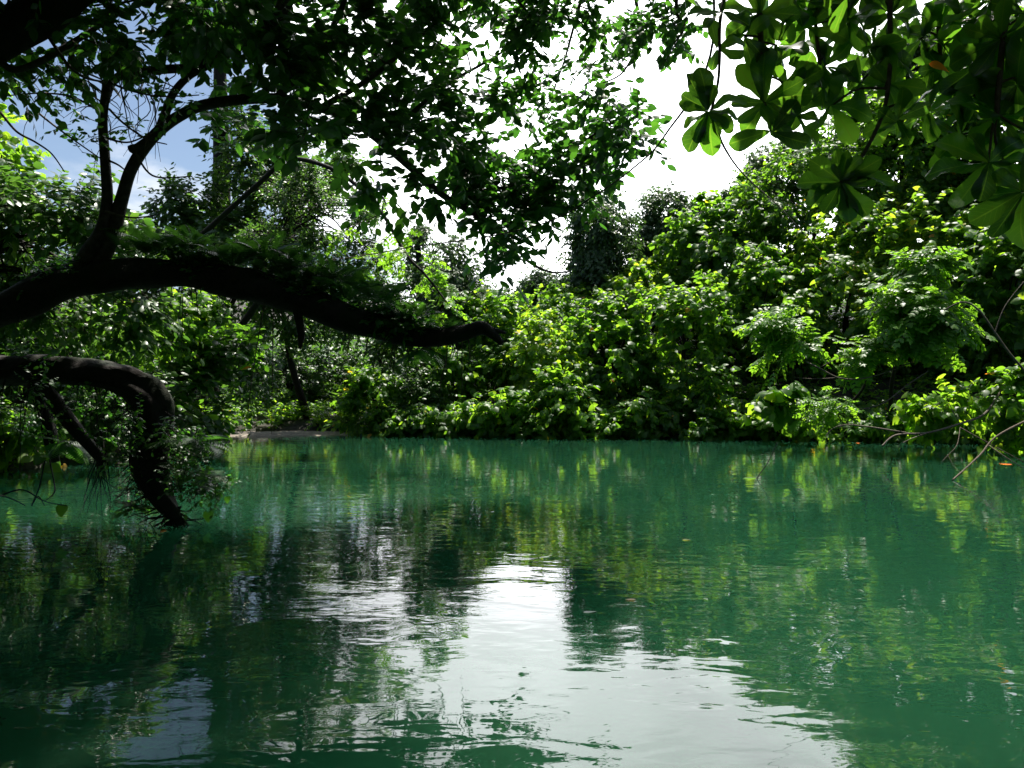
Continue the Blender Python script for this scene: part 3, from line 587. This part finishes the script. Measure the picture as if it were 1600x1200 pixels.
    shade_roof2 = np.stack([rng.uniform(-8.5, .4, 230), rng.uniform(2.6, 8.4, 230) ** 1.0, rng.uniform(0, 2.4, 230)], -1); shade_roof2[:, 2] += H + .56 * shade_roof2[:, 1] + .6  # more unseen clumps, added to darken the near water by their shadow
    c = np.concatenate([c, c2, shade_roof, shade_roof2])
    gt = Geo(); link(gt, c, stems, rng, maxd=4.0)
    gl = Geo(); sprays(gl, gt, rng, c, (.052 * c[:, 1:2] + .03) * rng.uniform(.75, 1.25, (len(c), 1)) * np.ones((1, 3)), unit(rng.normal(size=c.shape) + UP * .2), dict(STY['can'], size=.178), 1.0, .005)
    c3 = clump_set(rng, [(110, 120, 60, 40, 8.6), (220, 120, 60, 40, 8.4), (80, 180, 50, 40, 8.7), (270, 150, 40, 30, 8.4), (130, 210, 30, 25, 8.8), (220, 190, 30, 25, 8.6), (40, 120, 50, 40, 8.5), (130, 240, 20, 20, 8.8)], 4.5); link(gt, c3, stems, rng, .005)
    sprays(gl, gt, rng, c3, np.full((len(c3), 3), .26), unit(rng.normal(size=c3.shape)), dict(STY['small'], size=.075), .45, .004)
    gl.build('crown', M_CAN, t); tag(gt.build('twigs', M_TWIG, t), kind='stuff')
    # aerial roots and bare drooping twigs between the stems
    gr = Geo()
    for i in range(30):
        px, py, D = rng.uniform(55, 275), rng.uniform(80, 150), rng.uniform(7.8, 9); l = rng.uniform(30, 150); a = rng.normal() * 14
        P = np.array([W(px, py, D), W(px + a * .3 + rng.normal() * 9, py + l * .25, D), W(px + a * .5 + rng.normal() * 9, py + l * .5, D + .05), W(px + a * .8 + rng.normal() * 10, py + l * .75, D), W(px + a + rng.normal() * 10, py + l, D)])
        gr.tube(P, [.008, .006, .005, .004, .002], sides=4, n=14)
    for pts in [[(0, 175, 8), (25, 205, 8), (55, 222, 8), (80, 240, 8), (100, 268, 8)], [(30, 150, 8.4), (70, 185, 8.4), (110, 215, 8.4), (160, 250, 8.5)], [(165, 215, 8.5), (200, 222, 8.4), (240, 205, 8.3)], [(165, 125, 8.5), (200, 140, 8.3), (250, 150, 8.2), (310, 148, 8)],
                [(168, 250, 8.6), (185, 258, 8.6), (200, 270, 8.6)], [(150, 170, 8.5), (110, 150, 8.4), (60, 145, 8.4), (0, 150, 8.3)], [(212, 240, 8.4), (240, 275, 8.4), (300, 275, 8.6)], [(170, 170, 8.4), (190, 190, 8.2), (225, 215, 8.2), (260, 225, 8)], [(125, 110, 8.5), (150, 120, 8.5), (165, 128, 8.5)], [(165, 330, 8.6), (205, 340, 8.5), (250, 335, 8.4)]]:
        gr.tube([W(*p) for p in pts], np.linspace(.014, .006, len(pts)), sides=5, n=len(pts) * 6)
    for i in range(60):
        px = rng.uniform(20, 740); py = np.interp(px, [0, 90, 200, 300, 400, 500, 600, 660, 720, 755], [484, 447, 428, 430, 449, 480, 515, 529, 520, 512]) + 14; D = np.interp(px, [0, 400, 760], [9.1, 8.7, 8.25]); l = rng.exponential(26) + 8; a = rng.normal() * 8
        gr.tube([W(px, py, D), W(px + a * .4, py + l * .5, D), W(px + a, py + l, D + rng.normal() * .05)], [.006, .005, .002], sides=4, n=7)
    tag(gr.build('aerial_root', M_TWIG, t), kind='stuff')
    ge = Geo(); px = np.clip(np.repeat(rng.uniform(20, 640, 9), 10) + rng.normal(size=90) * 16, 0, 720); py = np.interp(px, [0, 90, 200, 300, 400, 500, 600, 660, 720], [460, 424, 406, 410, 427, 458, 496, 514, 508]) - rng.uniform(-6, 8, 90); D = np.interp(px, [0, 400, 760], [9.1, 8.7, 8.25]) + rng.uniform(-.15, .2, 90)
    c = np.array([W(*q) for q in zip(px, py, D)]); sprays(ge, None, rng, c, np.full((90, 3), .17), unit(rng.normal(size=(90, 3)) * .5 + UP), dict(STY['small'], size=.06), .7); ge.build('creeper', M_CAN, t)
leaning_tree()

def drooping_trunk():
    rng = np.random.default_rng(31)
    t = thing('broken_tree', 'broken black trunk bent over at the frame edge, its shaggy end hanging to the water', 'tree', (-10.2, 10.8, 0))
    g = Geo()
    limb(g, [('w', -10.4, 11, -.2), ('w', -9.6, 10.4, .9), (-130, 600, 9.8), (-40, 582, 9.6), (40, 574, 9.5), (110, 580, 9.4), (170, 592, 9.35), (214, 606, 9.3), (236, 632, 9.28), (235, 690, 9.25), (238, 735, 9.2), (252, 775, 9.15), (272, 803, 9.1), (282, 822, 9.1)], [40, 34, 26, 23, 22, 21, 21, 25, 29, 26, 24, 18, 11, 3], sides=20, lump=.26, seed=5)
    for q in range(7): g.tube([W(225 + q * 4, 598 + q * 3, 9.3), W(236 + q * 4 + rng.uniform(-3, 6), 585 + q * 4 + rng.uniform(-6, 6), 9.3)], [.035, .004], sides=5)
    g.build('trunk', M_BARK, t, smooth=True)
    for i, (pts, r) in enumerate([([(55, 590, 9.4), (85, 628, 9.3), (120, 672, 9.3), (158, 716, 9.2), (168, 724, 9.2)], [11, 12, 10, 8, 3]), ([(62, 600, 9.6), (72, 650, 9.6), (80, 690, 9.6), (88, 722, 9.6)], [9, 10, 10, 5])]):
        gb = Geo(); limb(gb, pts, r, sides=14, lump=.2, seed=40 + i); gb.build('hanging_limb', M_BARK, t, smooth=True)
    gr = Geo()
    def root(px, py, D, ang, l, r=.010):
        P = [W(px, py, D)]; a = ang; x, y = px, py
        for q in range(4):
            a += rng.normal() * .22; x += math.cos(a) * l / 4; y += math.sin(a) * l / 4; P.append(W(x, min(y, CY + H * FPX / D + 4), D + rng.normal() * .05 * q))
        gr.tube(P, np.linspace(r, r * .35, 5), sides=4, n=12)
    for i in range(48): root(rng.uniform(258, 286), rng.uniform(790, 818), 9.1, rng.uniform(.1, 3.0), rng.uniform(25, 70), .012)
    for i in range(120): root(rng.uniform(205, 262), rng.uniform(620, 790), 9.2, rng.choice([rng.uniform(1.9, 2.9), rng.uniform(.3, 1.1)]), rng.uniform(30, 75), .007)
    for i in range(55): root(rng.uniform(0, 225), rng.uniform(588, 612), 9.4, rng.uniform(1.2, 2.0), rng.exponential(45) + 20, .008)
    for i in range(14): root(rng.uniform(150, 172), rng.uniform(712, 722), 9.2, rng.uniform(1.35, 1.9), rng.uniform(50, 100), .008)
    for pts in [[(70, 720, 9.5), (62, 760, 9.5), (50, 790, 9.4), (60, 775, 9.3), (70, 790, 9.3)], [(78, 720, 9.6), (85, 755, 9.5), (85, 770, 9.4), (72, 782, 9.4)], [(-20, 770, 8.6), (15, 778, 8.6), (40, 790, 8.6)], [(0, 775, 8.7), (35, 765, 8.7), (70, 783, 8.7), (105, 790, 8.7)]]:
        gr.tube([W(*p) for p in pts], np.linspace(.010, .005, len(pts)), sides=4, n=18)
    tag(gr.build('rootlet', M_BARK, t), kind='stuff')
    gl = Geo(); c = clump_set(rng, [(300, 750, 40, 40, 9.2), (330, 720, 30, 50, 9.3), (215, 760, 20, 30, 9.2), (290, 700, 25, 40, 9.4), (190, 640, 40, 30, 9.4), (120, 615, 60, 20, 9.5), (60, 610, 40, 20, 9.6), (205, 700, 16, 60, 9.3), (250, 660, 30, 60, 9.35), (40, 560, 60, 16, 9.6), (150, 575, 60, 14, 9.5), (270, 720, 20, 50, 9.3), (20, 640, 40, 40, 9.8), (80, 660, 20, 50, 9.7), (130, 650, 50, 40, 9.4), (190, 690, 25, 50, 9.3), (290, 770, 40, 30, 9.1), (330, 760, 30, 40, 9.2), (230, 800, 40, 14, 9.1)], 8); gq = Geo(); sprays(gl, gq, rng, c, np.full((len(c), 3), .25), unit(rng.normal(size=c.shape)), dict(STY['small'], size=.055), .7, .004); tag(gq.build('twigs', M_BARK, t), kind='stuff')
    P = np.array([W(96, 790, 8.7), W(355, 776, 9.1), W(325, 800, 9)]); gl.leaves(HEART, P, np.array([(.1, -.3, -1)] * 3), np.array([(0, -1, .3)] * 3), np.array([.13, .08, .12]), np.array([.9, .9, .9]))
    gl.build('leaves', M_CAN, t)
drooping_trunk()

def corner_tree():
    rng = np.random.default_rng(41)
    t = thing('overhanging_tree', 'thick mossy trunk leaning across the upper corner with pale green leaves around it', 'tree', (-8.4, 6.6, .1))
    g = Geo(); lines = [limb(g, [('w', -8.4, 6.6, -.1), ('w', -7.6, 6.8, 1.6), (-330, 280, 7), (-160, 150, 7), (-40, 75, 7), (40, 35, 6.9), (100, -5, 6.8), (190, -80, 6.6), (300, -200, 6.4)], [60, 52, 46, 40, 36, 33, 30, 26, 18], sides=18, lump=.12, seed=6)]
    g.build('trunk', M_BARK, t, smooth=True)
    for i, (pts, r) in enumerate([([(-20, 70, 7), (5, 100, 7), (25, 108, 7), (62, 95, 7), (105, 70, 7.1), (140, 48, 7.2), (175, 20, 7.3), (200, -40, 7.4)], [6, 5, 5, 4.5, 4, 3]), ([(60, 30, 6.9), (80, 65, 6.9), (105, 100, 7), (130, 120, 7.1), (165, 128, 7.3)], [3, 2.5, 2, 1.5])]):
        gb = Geo(); lines.append(limb(gb, pts, r, sides=9, seed=60 + i)); gb.build('branch', M_SMOOTH, t, smooth=True)
    c = clump_set(rng, [(110, 30, 40, 30, 7.2), (60, 70, 40, 30, 7.2), (190, 30, 40, 40, 7.5), (240, 20, 40, 40, 7.6), (140, 70, 30, 20, 7.3), (20, 115, 45, 18, 7.3), (90, 120, 40, 22, 7.6), (290, 40, 40, 45, 7.8), (210, 75, 25, 20, 7.6), (260, 75, 25, 20, 7.8), (130, -90, 100, 60, 7), (240, -120, 90, 70, 6.8), (20, -60, 90, 60, 6.8), (-120, -40, 120, 120, 7), (-60, 130, 50, 50, 7.3), (100, -240, 120, 90, 6), (-120, -240, 120, 100, 6.4)], 3.2)
    gt, gl = Geo(), Geo(); link(gt, c, lines, rng, .008); sprays(gl, gt, rng, c, np.full((len(c), 3), .38), unit(rng.normal(size=c.shape)), dict(STY['can'], size=.12), .9, .004)
    gl.build('crown', M_CAN, t); tag(gt.build('twigs', M_TWIG, t), kind='stuff')
corner_tree()

def overhead_tree():
    rng = np.random.default_rng(51)
    t = thing('small_leaved_tree', 'tall tree reaching overhead, its fine-leaved branch tips hanging across the white sky', 'tree', (4.4, -.2, .3))
    g = Geo(); lines = [limb(g, [('w', 4.4, -.2, 0), ('w', 4.1, .6, 3), ('w', 3.6, 2.2, 6), ('w', 2.8, 5, 7.8), ('w', 2.0, 8.5, 8.4), ('w', 1.3, 11.5, 8.2)], [500, 300, 110, 34, 16, 7], sides=12, seed=8)]
    g.build('trunk', M_BARK, t, smooth=True)
    for i, pts in enumerate([[('w', 2.0, 8.5, 8.4), (930, -60, 10.5), (900, 30, 11.2), (880, 100, 11.8), (855, 165, 12)], [('w', 1.6, 10, 8.35), (990, -40, 11.2), (1000, 50, 11.6), (975, 110, 11.8), (940, 130, 12)], [('w', 2.2, 8, 8.3), (820, -60, 10), (830, 30, 10.4), (815, 60, 10.5)], [('w', 2.3, 8, 8.3), (1060, -20, 10), (1070, 40, 10), (1050, 70, 10)]]):
        gb = Geo(); lines.append(limb(gb, pts, [5, 3.5, 2.5, 1.5, 1], sides=7, lump=.05, seed=80 + i)); gb.build('branch', M_TWIG, t, smooth=True)
    c = clump_set(rng, [(870, 110, 40, 30, 11.8), (850, 140, 35, 25, 12), (890, 150, 30, 20, 12), (960, 85, 40, 18, 11.8), (940, 105, 35, 12, 11.8), (870, 30, 55, 35, 10.6), (930, 20, 45, 30, 10.8), (990, 20, 40, 30, 11), (1040, 40, 30, 30, 10.2), (1070, 70, 22, 14, 10), (810, 40, 30, 40, 10.3), (1010, 60, 25, 14, 11.4), (1080, 20, 30, 30, 10), (830, 90, 25, 15, 11), (900, -70, 120, 60, 10), (1040, -70, 90, 60, 9.8), (960, -150, 150, 60, 9), (780, 0, 50, 30, 10.5), (850, 10, 50, 25, 10.5), (720, -40, 80, 40, 10), (960, 40, 30, 20, 11)], 6.5)
    gt, gl = Geo(), Geo(); link(gt, c, lines, rng, .007); sprays(gl, gt, rng, c, np.full((len(c), 3), .36), unit(rng.normal(size=c.shape)), dict(STY['small'], size=.12), .8, .004)
    gl.build('crown', M_CAN, t); tag(gt.build('twigs', M_TWIG, t), kind='stuff')
overhead_tree()

def almond_tree():
    rng = np.random.default_rng(61)
    t = thing('almond_tree', 'sea almond tree hanging rosettes of big paddle-shaped leaves down from overhead', 'tree', (5.4, .7, .3))
    g = Geo(); limb(g, [('w', 5.4, .7, 0), ('w', 5.2, 1.0, 2.4), ('w', 4.6, 2.0, 4.4), ('w', 3.6, 3.2, 5.0), ('w', 2.4, 3.8, 5.0), ('w', 1.2, 4.0, 4.7)], [270, 180, 70, 26, 14, 6], sides=12, seed=9)
    limb(g, [('w', 4.6, 2.0, 4.4), ('w', 4.0, 3.6, 4.9), ('w', 3.4, 4.6, 4.9)], [50, 20, 10], sides=10, seed=12)
    g.build('trunk', M_SMOOTH, t, smooth=True)
    br = [([('w', 1.4, 4.0, 4.75), (1192, -100, 3.9), (1187, 0, 3.9), (1190, 80, 3.9), (1192, 155, 3.9)], [7, 5.5, 5, 4.5, 3.5]), ([('w', 1.2, 4.0, 4.7), (1140, -60, 3.7), (1126, 30, 3.6), (1125, 90, 3.6), (1122, 130, 3.55), (1112, 172, 3.5)], [3.5, 3, 2.6, 2.2, 2]),
          ([('w', 2.2, 3.9, 5.0), (1405, -80, 4), (1392, 0, 4), (1392, 90, 4), (1382, 170, 3.95), (1350, 240, 3.9), (1318, 283, 3.9)], [5, 4.5, 4, 3.5, 3, 2.2]), ([('w', 3.0, 3.6, 5.0), (1600, -60, 3.7), (1572, 40, 3.7), (1563, 120, 3.7), (1558, 180, 3.7)], [6, 5, 4.5, 4]),
          ([('w', 2.6, 3.8, 5.0), (1480, -60, 4.2), (1468, 40, 4.2), (1470, 110, 4.2), (1445, 170, 4.2)], [4.5, 4, 3, 2]), ([('w', 1.8, 3.9, 4.9), (1285, -60, 4.3), (1275, 20, 4.3), (1282, 100, 4.3)], [4.5, 3.5, 3])]
    for i, (pts, r) in enumerate(br):
        gb = Geo(); limb(gb, pts, r, sides=8, lump=.06, seed=100 + i); gb.build('branch', M_TWIG, t, smooth=True)
    ros = [(1108, 172, 3.5, 'face', 9, .19), (1106, 174, 3.48, 'face', 8, .15), (1196, 160, 3.9, 'face', 9, .24), (1316, 285, 3.9, 'face', 12, .21), (1314, 283, 3.87, 'face', 6, .14), (1128, 25, 3.6, None, 6, .18), (1122, 75, 3.6, None, 4, .13), (1188, 20, 3.9, None, 9, .2), (1165, 55, 3.9, None, 4, .17), (1215, 70, 3.95, None, 9, .21), (1235, 140, 4.1, None, 7, .21),
           (1262, 40, 4.3, None, 9, .21), (1290, 105, 4.3, None, 10, .22), (1325, 30, 4.3, None, 9, .21), (1300, 165, 4.2, None, 6, .22), (1365, 70, 4.1, None, 9, .2), (1395, 20, 4.1, None, 9, .2), (1345, 130, 4.2, None, 8, .21), (1395, 130, 4.0, None, 7, .2), (1400, 185, 4.0, (0, -.4, -.6), 8, .21),
           (1445, 172, 4.2, (.2, -.6, -.3), 9, .21), (1470, 40, 4.2, None, 9, .21), (1468, 105, 4.2, None, 4, .18), (1520, 30, 4.0, None, 9, .2), (1530, 100, 3.9, None, 10, .22), (1565, 60, 3.7, None, 10, .22), (1560, 185, 3.7, (.1, -.8, .3), 12, .25), (1590, 130, 3.7, None, 10, .23), (1520, 150, 3.9, None, 7, .2), (1600, 20, 3.7, None, 10, .22), (1440, 60, 4.2, None, 7, .2), (1620, 210, 3.7, None, 9, .22), (1545, 255, 3.6, None, 9, .24), (1600, 300, 3.5, None, 9, .24), (1500, 210, 3.9, None, 7, .22), (1240, 180, 4.1, (.1, -.8, -.2), 7, .2), (1205, 205, 3.9, (0, -.6, -.4), 4, .2), (1240, 0, 4.2, None, 9, .2), (1350, -20, 4.2, None, 9, .2), (1300, 0, 4.3, None, 8, .2), (1550, 0, 3.9, None, 9, .2)]
    lines = [np.array([wp(p) for p in b[0]]) for b in br]; gt = Geo()
    for i, (px, py, D, axd, nl, sz) in enumerate(ros):
        c = W(px, py, D); a = unit(unit(EYE - c) + (np.zeros(3) if axd == 'face' else rng.normal(size=3) * .42)) if axd is None or axd == 'face' else unit(np.array(axd, float))
        u = unit(np.cross(a, UP + rng.normal(size=3) * .1)); w = np.cross(a, u)
        th = np.arange(nl) * 2.399 + rng.uniform(0, 6) if nl < 9 else np.arange(nl) * 6.283 / nl * (2 if nl % 2 else 1) + rng.uniform(0, 6); th = th + rng.normal(size=nl) * .18
        lift = rng.uniform(-.1, .3, nl)[:, None]
        d = np.cos(th)[:, None] * u + np.sin(th)[:, None] * w + a * lift - UP * .06
        gl = Geo(); tone = np.minimum(rng.random(nl) * .9, .95)
        P = c + d * .004 + a * rng.uniform(-.02, .03, (nl, 1)); nn = np.tile(a * .8 + UP * .5, (nl, 1)) + rng.normal(size=(nl, 3)) * .25; ss = sz * rng.uniform(.62, 1.05, nl); wh = rng.integers(0, 5, nl)
        for q in range(5): gl.leaves(ALMONDS[q], P[wh == q], d[wh == q], nn[wh == q], ss[wh == q], tone[wh == q])
        gl.build('leaf_rosette', M_ALM, t, smooth=True)
        Q = np.concatenate([dense(l, 20) for l in lines]); q = Q[np.argmin(np.linalg.norm(Q - c, axis=1) + np.where(Q[:, 2] < c[2] - .05, .6, 0))]
        if np.linalg.norm(q - c) > .04: gt.tube([q, (q + c) / 2 + rng.normal(size=3) * .03, c], [.007, .006, .005], sides=5, n=8)
    tag(gt.build('twigs', M_TWIG, t), kind='stuff')
    # loose stalked leaves filling between the rosettes
    pts = np.array([W(rng.uniform(1200, 1610), rng.uniform(-40, 130), rng.uniform(3.9, 4.8)) for _ in range(60)])
    gl = Geo(); gl.leaves(ALMOND, pts, rng.normal(size=(60, 3)) * .7 - UP * .7, rng.normal(size=(60, 3)) * .6 + UP * .5 + np.array([0, -.5, 0]), rng.uniform(.12, .2, 60), np.minimum(rng.random(60), .95))
    gl.build('leaves', M_ALM, t, smooth=True)
    c = np.array([W(rng.uniform(1120, 1750), rng.uniform(-900, -90), rng.uniform(3.2, 5.2)) for _ in range(60)])  # crown clumps out of frame, added to throw partial shade on the rosettes
    gl = Geo(); st = dict(STY['alm'], leaf='almond', size=.21, ntw=2, nl=7); sprays(gl, None, rng, c, np.full((60, 3), .3), unit(rng.normal(size=(60, 3))), st); gl.build('crown', M_ALM, t)
    gl = Geo(); gl.leaves(ALMOND, np.array([W(1484, 112, 4.1)]), np.array([(-.9, -.2, .45)]), np.array([(.3, -1, .3)]), np.array([.11]), np.array([.995])); o = gl.build('dead_leaf', M_ALM, t, smooth=True); o['label'] = 'withered orange leaf'
almond_tree()

# ---- ferns on the limbs
def fern(px, py, D, nf, l, label, hang=.2, group=None, seed=0):
    rng = np.random.default_rng(seed + 500); c = W(px, py, D); t = thing('fern', label, 'fern', c, group)
    th = np.arange(nf) * 6.283 / nf + rng.uniform(0, 6); d = np.stack([np.cos(th), np.sin(th) * .9, .55 - hang + rng.normal(size=nf) * .25], -1)
    g = Geo(); g.leaves(FROND, np.tile(c, (nf, 1)), d, UP + rng.normal(size=(nf, 3)) * .25, l * rng.uniform(.7, 1.15, nf), rng.random(nf)); g.build('fronds', M_FERN, t)
FG = 'ferns along the arching limb'
frng = np.random.default_rng(77)
for i, px in enumerate(np.linspace(200, 610, 26)):
    top = np.interp(px, [200, 300, 400, 500, 600], [404, 408, 425, 456, 494])
    fern(px, top - frng.uniform(0, 26), 8.75 + frng.uniform(-.1, .7), 8, frng.uniform(.34, .6), 'dark feathery fern growing along the top of the great arching limb', hang=-.15, group=FG, seed=i)
fern(640, 505, 8.4, 8, .55, 'yellow-green fern standing up from the limb against the hazy dome-topped tree', hang=-.4, seed=30)
fern(690, 515, 8.3, 6, .4, 'small fern close to the drooping tip of the arching limb', seed=31)
fern(655, 545, 8.4, 6, .45, 'fern hanging from the underside of the arching limb near its tip', hang=1.0, seed=32)
fern(300, 690, 9.2, 9, .7, 'fern spreading from the hanging broken trunk above the water', hang=.5, seed=33)
fern(305, 745, 9.1, 9, .65, 'lowest fern on the hanging broken trunk, fronds almost touching the water', hang=.5, seed=34)
fern(100, 690, 9.3, 6, .5, 'sunlit bright fern on the short side limb over the water', hang=.7, seed=35)
fern(210, 790, 9.1, 6, .4, 'small fern among the rootlets of the broken trunk', hang=.5, seed=36)

for px, py, rx, ry, D, bx in [(90, 440, 120, 100, 21, -14.5), (250, 450, 110, 95, 22.5, -12.8), (-60, 430, 110, 120, 20, -16), (390, 430, 90, 85, 25, -11.8), (330, 560, 100, 90, 24, -12.4), (120, 580, 110, 90, 20, -14)]:
    tree('shade_tree', 'dark tree in the shaded wood glimpsed behind and between the low heavy limbs', 'tree', [(px, py, rx, ry, D, 1.6)], 'deep', group='trees of the wood behind the low limbs', base=(bx, D + 1.5), trunk_r=.12, seed=int(px + 900))

# ---- thin stem tree leaning across the middle gap
def thin_tree():
    rng = np.random.default_rng(71)
    t = thing('slender_tree', 'slender tree with one thin stem slanting down across the sky gap', 'tree', (-11.9, 19.8, .3))
    g = Geo(); lines = [limb(g, [('w', -11.9, 19.8, .2), (130, 560, 19.2), (260, 420, 18.5), (400, 290, 17.4), (450, 250, 16.8), (510, 260, 16.3), (560, 292, 16), (600, 338, 15.8), (635, 398, 15.6), (665, 430, 15.5), (700, 475, 15.4)], [5, 5, 4.5, 4, 3.6, 3.4, 3.2, 2.8, 2.4, 2, 1.2], sides=9, seed=13)]
    g.build('trunk', M_BARK, t, smooth=True)
    c = clump_set(rng, [(580, 325, 40, 20, 16), (620, 360, 30, 25, 15.8), (640, 385, 30, 20, 15.6), (690, 425, 40, 28, 15.5), (720, 460, 40, 22, 15.4), (680, 460, 40, 22, 15.5), (700, 490, 30, 14, 15.4), (580, 400, 50, 20, 15.9), (560, 370, 30, 20, 16)], 5.5)
    gt, gl = Geo(), Geo(); link(gt, c, lines, rng, .008); sprays(gl, gt, rng, c, np.full((len(c), 3), .36), unit(rng.normal(size=c.shape)), dict(STY['fine'], size=.22), .55, .004)
    gl.build('crown', M_FINE, t); tag(gt.build('twigs', M_TWIG, t), kind='stuff')
thin_tree()

# ---- lianas, bare branches, things afloat
def strand(name, label, cat, pts, r, mat, group=None, extra=()):
    g = Geo(); P = np.array([wp(p) for p in pts]); g.tube(P, np.linspace(r, r * .6, len(P)), sides=6, n=len(P) * 9, lump=.08)
    for e, rr in extra: g.tube([wp(p) for p in e], np.linspace(rr, rr * .4, len(e)), sides=5, n=len(e) * 8, lump=.06)
    o = g.build(name, mat, smooth=True); tag(o, label, cat, group); return o
strand('liana', 'long liana sagging across the sky from the almond rosette to the shaded trees', 'liana', [('w', .9, 4.0, 4.65), (1115, 60, 5), (1040, 210, 6), (990, 262, 6.6), (930, 305, 7.4), (860, 345, 8), (760, 370, 9), (650, 385, 10), (540, 403, 11), (400, 420, 13)], .009, M_TWIG)
strand('liana', 'thin liana falling from the rosette past the dark slope into the hibiscus', 'liana', [(1118, 190, 5), (1135, 235, 6), (1170, 280, 8), (1225, 330, 12), (1290, 400, 17), (1340, 440, 20)], .010, M_TWIG)
strand('liana', 'pale wiry liana looping in front of the brightest sky', 'liana', [('w', .9, 4.0, 4.7), (1085, -40, 5.5), (1060, 60, 6), (1020, 120, 6.2), (1000, 135, 6.2), (998, 200, 6.2), (1020, 250, 6), (1065, 240, 5.6), (1090, 225, 5)], .004, M_TWIG)
strand('liana', 'thin vine hanging straight down from the arching limb to the shaded water', 'liana', [(415, 460, 8.6), (405, 520, 8.6), (395, 580, 8.6), (388, 640, 8.6)], .007, M_TWIG)
strand('liana', 'short vine dangling under the limb beside the sunlit bushes', 'liana', [(660, 540, 8.4), (694, 560, 8.4), (690, 590, 8.4), (686, 615, 8.4)], .008, M_TWIG)
DB = 'bare branches over the water'
strand('bare_branch', 'dark slanting bare branch dipping straight into the water', 'branch', [(1640, 640, 15), (1560, 680, 14.6), (1530, 712, 14.2), (1488, 750, 13.55)], .022, M_TWIG, DB, [([(1545, 696, 14.4), (1580, 720, 14), (1620, 742, 14)], .012), ([(1500, 668, 15), (1540, 690, 14.6), (1600, 722, 14.2), (1640, 740, 14)], .014), ([(1500, 668, 15), (1495, 695, 14.6), (1480, 712, 14.4), (1470, 723, 14.3)], .008), ([(1480, 710, 14.4), (1490, 728, 14.2), (1500, 738, 14)], .006)])
strand('bare_branch', 'pale forked bare branch sweeping low along the waterline', 'branch', [(1570, 600, 19), (1540, 645, 18.5), (1500, 662, 18), (1450, 676, 17.6), (1400, 680, 17.4), (1378, 697, 17.2)], .030, M_PALE, DB, [([(1430, 679, 17.5), (1390, 672, 17.5), (1350, 666, 17.6), (1320, 664, 17.8), (1298, 672, 18), (1285, 690, 18)], .022), ([(1450, 676, 17.6), (1425, 685, 17.3), (1410, 692, 17.2)], .016), ([(1500, 662, 18), (1490, 645, 18), (1483, 630, 18.2)], .014)])
strand('bare_branch', 'thin pale twig curving across the black hollow', 'branch', [(1260, 565, 20), (1280, 575, 19.6), (1310, 590, 19.5), (1345, 592, 19.5), (1390, 580, 19.6), (1430, 565, 20), (1480, 560, 20.5)], .020, M_PALE, DB, [([(1310, 590, 19.5), (1275, 592, 19.6), (1240, 590, 19.8)], .012), ([(1280, 575, 19.6), (1310, 560, 19.6), (1335, 558, 19.8)], .012)])
strand('bare_branch', 'brown arching twig at the frame edge among large leaves', 'branch', [(1620, 600, 17), (1580, 555, 17), (1555, 520, 17), (1530, 485, 17), (1505, 472, 17), (1475, 485, 17.3)], .026, M_PALE, DB, [([(1555, 520, 17), (1570, 480, 17), (1600, 440, 17)], .016)])
strand('bare_branch', 'pale twig rising from the leaf mound over dark shade', 'branch', [(1345, 640, 19), (1380, 630, 18.8), (1420, 600, 18.8), (1450, 580, 19)], .018, M_PALE, DB)
strand('dead_stick', 'thin black stick poking up out of the open water', 'stick', [('w', 4.22, 13.75, -.12), (1186, 742, 13.75), (1200, 722, 13.6), (1214, 692, 13.4)], .010, M_TWIG)
def flat_leaf(px, py, s, tone, label, seed):
    D = H * FPX / (py - CY); p = W(px, py, D); p[2] = .006; a = seed * 1.7
    g = Geo(); V = ALMOND_FAR[0] * np.array([1, 1, .12]); g.leaves((V, ALMOND_FAR[1]), p[None], np.array([[math.cos(a), math.sin(a), 0.02]]), np.array([[0, 0, 1.0]]), np.array([s]), np.array([tone])); tag(g.build('floating_leaf', M_ALM, smooth=True), label, 'leaf', 'fallen leaves floating on the river')
flat_leaf(252, 831, .13, .99, 'reddish fallen leaf floating under the tip of the broken trunk', 1)
flat_leaf(1345, 692, .16, .99, 'orange fallen leaf floating by the pale waterline branch', 2)
flat_leaf(1160, 748, .30, .9, 'long leaf floating at the foot of the black stick', 4)
flat_leaf(1560, 724, .28, .99, 'orange-brown leaf afloat beside the slanting branch', 3)

drng = np.random.default_rng(99)
for i in range(12):
    px, py = drng.uniform(380, 1560), drng.uniform(700, 1120)
    flat_leaf(px, py, drng.uniform(.05, .10), drng.uniform(.2, 1), 'small fallen leaf drifting on the open green water', i)
